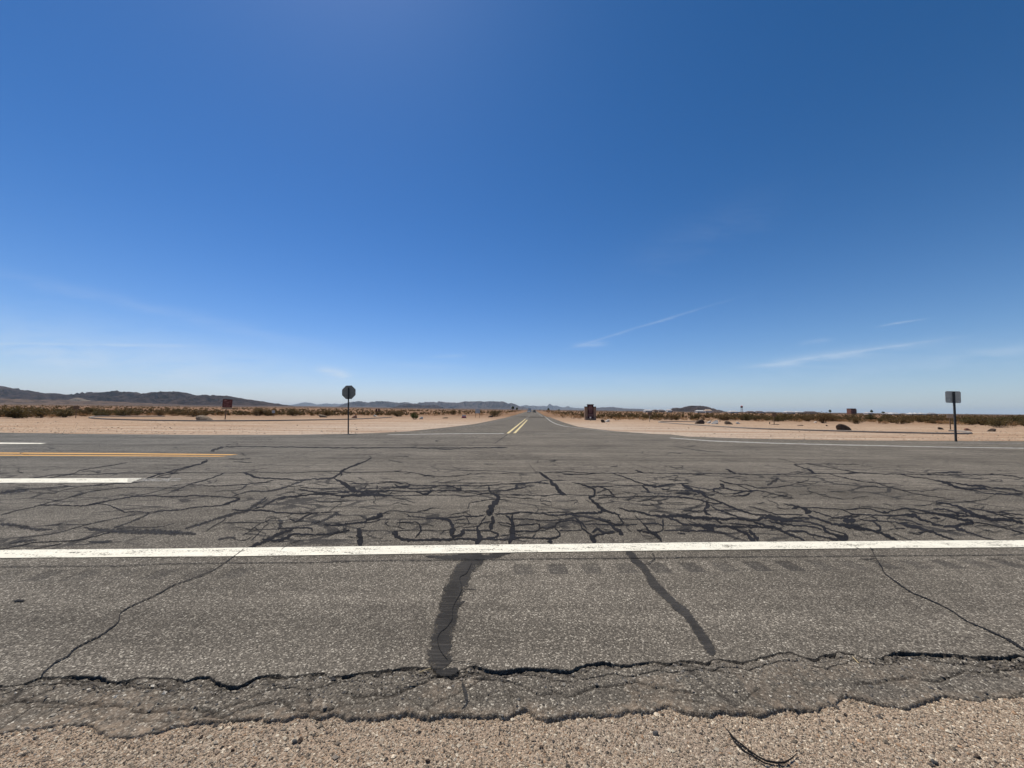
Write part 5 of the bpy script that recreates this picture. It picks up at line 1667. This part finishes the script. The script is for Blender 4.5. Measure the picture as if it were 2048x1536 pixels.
D = 600; a, b_ = pt(1702, 817.4, D), pt(1714, 817.4, D); xm = (a.x + b_.x) / 2; zg = gz(xm, D); H = a.z - zg; wd = b_.x - a.x
t = tag(empty('brick_building', (xm, D, zg)), 'tall reddish brick building standing above the low white roofs on the right', 'building')
mb = MB(); mb.box((-wd * .1, 4, H / 2), (wd * .8, 8, H)); wl = mb.build('wall', M_BRICK, t)
mb = MB(); mb.box((wd * .42, 4, H * .46), (wd * .22, 6, H * .92)); mb.build('stair_tower', M_TWALL, t)
for kx in (-.38, -.1, .16):
    for kz in (.35, .6, .85):
        mb = MB(); mb.box((wd * kx, -.03, H * kz), (wd * .13, .1, H * .12)); mb.build('window', M_GLASS, wl)
mb = MB(); mb.box((-wd * .1, 4, H + .15), (wd * .84, 8.4, .4)); mb.build('roof', M_BROOF, t)

D = 620; tp, bt = pt(1483.2, 811, D), pt(1483.2, 815.5, D); xm = tp.x; zg = gz(xm, D)
t = tag(empty('water_tower', (xm, D, zg)), 'thin legged water tower with a dark round tank above the roofs', 'water tower')
H = tp.z - zg; hb_ = bt.z - zg; r = 1.7
for k in range(4):
    a = k * math.pi / 2 + .6; mb = MB(); mb.tube([(1.9 * math.cos(a), 1.9 * math.sin(a), -.3), (1.1 * math.cos(a), 1.1 * math.sin(a), hb_)], .16, 5); mb.build('leg', M_POST, t)
mb = MB(); mb.tube([(0, 0, hb_ - .1), (0, 0, hb_ + .3), (0, 0, hb_ + (H - hb_) * .7)], [r * .7, r, r], 14); tk = mb.build('tank', M_DARKCAP, t)
mb = MB(); mb.tube([(0, 0, hb_ + (H - hb_) * .7), (0, 0, H)], [r * 1.05, .15], 14); mb.build('tank_roof', M_PINK, tk)
mb = MB()
for zf in (.3, .62):
    q_ = [(1.9 + (1.1 - 1.9) * zf)] * 4
    pts4 = [(q_[0] * math.cos(k * math.pi / 2 + .6), q_[0] * math.sin(k * math.pi / 2 + .6), hb_ * zf) for k in range(5)]
    mb.tube(pts4, .08, 4)
mb.build('bracing', M_POST, t)


def tree(px, top, D, label, wd=1.0, palm=False):
    tp = pt(px, top, D); zg = gz(tp.x, D); H = tp.z - zg
    t = tag(empty('tree', (tp.x, D, zg)), label, 'tree')
    mb = MB(); mb.tube([(0, 0, -.2), (.05 * H, 0, H * .35), (.02 * H, 0, H * .7)], [.05 * H * .5, .035 * H * .5, .02 * H * .5], 6)
    for k in range(5):
        a = k * 1.3; mb.tube([(.03 * H, 0, H * .45), (.25 * H * wd * math.cos(a), .25 * H * wd * math.sin(a), H * .75)], [.018 * H * .5, .008 * H * .5], 4)
    mb.build('trunk', M_STEM, t)
    r2 = np.random.default_rng(int(px)); V = []
    for i in range(420):
        c = r2.normal(0, 1, 3); c /= np.linalg.norm(c); c *= r2.random() ** .4
        c = c * np.array([.38 * wd, .38 * wd, .30]) * H * (1 + .2 * math.sin(5 * c[0] + 3 * c[2])) + np.array([0, 0, H * .70])
        n = r2.normal(0, 1, 3); n /= np.linalg.norm(n); u = np.cross(n, r2.normal(0, 1, 3)); u /= np.linalg.norm(u); v = np.cross(n, u); l = .05 * H
        V += [c - u * l, c + v * l, c + u * l, c - v * l]
    npmesh('crown', np.array(V), np.arange(len(V)).reshape(-1, 4), M_GREEN, t)


tree(1026, 812.5, 420, 'taller of two small dark trees far away left of the side road', .7)
tree(1034, 815, 460, 'smaller of two dark trees far away left of the side road', .7)
tree(1097, 816, 460, 'dark tree standing right of the far end of the side road', .8)
tree(1080, 819, 620, 'low dark tree above the far end of the side road', 1.2)
tree(1118, 818.6, 520, 'low wide dark tree left of the monument sign', 1.4)
tree(1743, 819.8, 700, 'thin tree above the small white roof beside the brick building', .6)
tree(1766, 823, 600, 'round dark tree between two white roofs on the right', 1.2)
tree(1660, 819.5, 640, 'thin distant tree rising behind the tall bush on the right', .7)

# ------------------------------------------------------------------ hills
def ridge(name, prof, D, foot, m, label, amp=.25, seed=1, sub=4, rows=34):
    """real hills: traced skyline at depth D, slopes with spurs running down to a foot in front and behind"""
    xs_ = np.arange(prof[0][0], prof[-1][0] + .01, max(.8, (prof[-1][0] - prof[0][0]) / 420))
    ysk = np.interp(xs_, [p[0] for p in prof], [p[1] for p in prof])
    ysk = ysk + (fbm(xs_, xs_ * 0 + seed, .30, 4, seed, .6) - .5) * 1.6
    U_, Zr = [], []
    for x, y in zip(xs_, ysk):
        p = pt(float(x), float(y), D); U_.append(p.x); Zr.append(p.z)
    U_, Zr = np.array(U_), np.array(Zr)
    tv = np.concatenate([np.linspace(-1, 0, rows), np.linspace(0, 1, rows // 2)[1:]])
    UU, TT = np.meshgrid(U_, tv); ZR = np.repeat(Zr[None], len(tv), 0)
    YY = D + TT * foot; XX = UU * (1 + TT * foot / D * .55)
    base_ = terr(XX, YY) - 12
    a = 1 - np.abs(TT); shp = a ** 1.25
    hgt = np.maximum(ZR - base_, 0)
    k = 5.0 / foot
    spur = 1 - np.abs(2 * fbm(XX, YY * .35, k, 4, seed + 3) - 1) * 2
    spur2 = fbm(XX, YY, k * 5, 4, seed + 5) - .5
    env = np.sin(np.pi * np.clip(a, 0, 1)) * (np.abs(TT) > 0)
    ZZ = base_ + hgt * np.clip(shp + env * (amp * 1.5 * (spur - .45) + amp * .9 * spur2), 0, 1.0)
    o = npmesh(name, np.stack([XX, YY, ZZ], -1).reshape(-1, 3), gridfaces(len(U_), len(tv)), m, smooth=False)
    return tag(o, label, 'hills', kind='structure')


ridge('hills', [(-260, 792), (-180, 768), (-120, 762), (-60, 768), (0, 771.5), (12, 773.5), (28, 777), (40, 781), (58, 780.5), (75, 784), (95, 787), (115, 786.5), (130, 789.5), (160, 789.5), (175, 791), (195, 789.5), (205, 786.5),
               (215, 785), (235, 786), (250, 786.5), (262, 784), (275, 784.5), (283, 787.5), (292, 790.5), (305, 788.5), (315, 787), (330, 787.5), (345, 785.5), (365, 784.5), (375, 786), (390, 790.5), (400, 794), (412, 793.5), (425, 792.5),
               (440, 792), (453, 791), (470, 794.5), (485, 797.5), (500, 799), (520, 802.5), (545, 807), (565, 810.5), (590, 813.5)], 5200, 1500, M_HILLA, 'dark range of rocky hills on the left horizon', .45, 3)
ridge('hills', [(-200, 800), (0, 797), (60, 799), (120, 799.5), (200, 802), (300, 806.5), (420, 812)], 3900, 900, M_FOOT, 'low brown foothills in front of the left range', .25, 19)
ridge('hills', [(137, 800), (144, 797.5), (150, 795.6), (156, 795.2), (163, 796.5), (172, 799), (182, 801)], 3850, 160, M_ROCKT, 'small pale sand slope on the foothills at the left', .2, 21)
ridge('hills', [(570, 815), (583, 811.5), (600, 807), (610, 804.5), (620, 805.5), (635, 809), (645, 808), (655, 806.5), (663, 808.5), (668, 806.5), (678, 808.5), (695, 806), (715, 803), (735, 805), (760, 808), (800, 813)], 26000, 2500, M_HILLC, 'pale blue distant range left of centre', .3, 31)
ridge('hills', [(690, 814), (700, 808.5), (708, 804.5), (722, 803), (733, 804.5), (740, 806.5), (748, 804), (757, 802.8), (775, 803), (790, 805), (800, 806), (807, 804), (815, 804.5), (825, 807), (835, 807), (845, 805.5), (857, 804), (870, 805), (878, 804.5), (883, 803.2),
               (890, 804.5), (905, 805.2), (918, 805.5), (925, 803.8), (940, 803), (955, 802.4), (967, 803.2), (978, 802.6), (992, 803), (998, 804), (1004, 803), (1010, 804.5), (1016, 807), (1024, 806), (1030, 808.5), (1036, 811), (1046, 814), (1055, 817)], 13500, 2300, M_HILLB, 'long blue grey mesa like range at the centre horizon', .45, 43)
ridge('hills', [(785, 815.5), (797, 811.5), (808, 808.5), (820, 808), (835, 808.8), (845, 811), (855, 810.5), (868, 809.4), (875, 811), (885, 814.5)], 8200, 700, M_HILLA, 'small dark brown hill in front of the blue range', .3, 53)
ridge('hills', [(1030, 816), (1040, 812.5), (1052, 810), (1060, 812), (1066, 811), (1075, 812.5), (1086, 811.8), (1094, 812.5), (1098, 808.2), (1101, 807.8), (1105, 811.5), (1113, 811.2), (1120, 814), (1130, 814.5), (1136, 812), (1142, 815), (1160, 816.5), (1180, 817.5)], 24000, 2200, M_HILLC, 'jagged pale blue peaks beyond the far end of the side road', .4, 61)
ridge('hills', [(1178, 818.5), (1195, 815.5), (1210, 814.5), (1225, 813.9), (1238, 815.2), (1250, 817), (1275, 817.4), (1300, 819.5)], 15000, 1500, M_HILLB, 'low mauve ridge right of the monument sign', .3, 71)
ridge('hills', [(1335, 821), (1345, 816.2), (1354, 815.6), (1362, 816), (1370, 813.5), (1380, 811.5), (1395, 811.7), (1402, 811.4), (1412, 812.8), (1422, 816), (1432, 819.3), (1445, 822.5)], 3600, 420, M_HILLA, 'isolated dark hill on the right horizon', .35, 83)

# ------------------------------------------------------------------ foreground twig and straw
def twigpts(pn, pts, z): return [tuple(at(*pp(pn, [p])[0][:2], z)) for p in pts]
t = tag(empty('twig', (0, 0, 0)), 'thin black forked twig lying on the gravel in the foreground', 'twig')
gzl = -.028
mb = MB(); mb.tube(twigpts('Q6', [(298, 1096), (320, 1118), (345, 1152), (375, 1180), (400, 1200), (440, 1232), (500, 1272), (540, 1292), (600, 1303), (650, 1300), (685, 1280), (705, 1262), (722, 1245)], gzl), [.001, .0022, .003, .0028, .0036, .003, .003, .0036, .004, .0032, .0026, .0018, .001], 6)
mb.build('stem', M_CRACK, t)
mb = MB(); mb.tube(twigpts('Q6', [(320, 1125), (350, 1175), (380, 1205), (420, 1240), (470, 1270), (530, 1305), (590, 1318)], gzl), [.001, .0022, .003, .003, .003, .003, .001], 6)
mb.tube(twigpts('Q6', [(600, 1303), (630, 1325), (650, 1345)], gzl), [.003, .0025, .001], 6); mb.build('branch', M_CRACK, t)
M_STRAW = simple('straw', (.50, .38, .20), .7, .2, 30)
for k, (pn, a, b2_, lb) in enumerate([('Q6', (1045, 683), (1082, 722), 'short yellow straw on the cracked asphalt edge right of centre'), ('Q5', (520, 775), (590, 750), 'pale dry straw lying beside the sealed crack at the asphalt edge')]):
    mb = MB(); mb.tube([tuple(at(*pp(pn, [a])[0][:2], .0)), tuple(at(*pp(pn, [b2_])[0][:2], .004))], .0022, 5); o = mb.build('straw', M_STRAW); tag(o, lb, 'straw')

# ------------------------------------------------------------------ haze
m, h = mat('haze')
v = h.n('ShaderNodeVolumePrincipled', inp={'Color': (.64, .83, 1.0, 1), 'Density': 2.2e-5, 'Anisotropy': .0})
h.n('ShaderNodeOutputMaterial', inp={'Volume': v.outputs[0]})
mb = MB(); mb.box((0, 10000, 240), (96000, 76000, 1.0)); mb.v = [(x, y, -40 if z_ < 240 else 620) for x, y, z_ in mb.v]
hz_ = mb.build('haze', m); tag(hz_, kind='stuff'); hz_.display_type = 'WIRE'
SC.cycles.volume_bounces = 0
print('objects', len(bpy.data.objects))
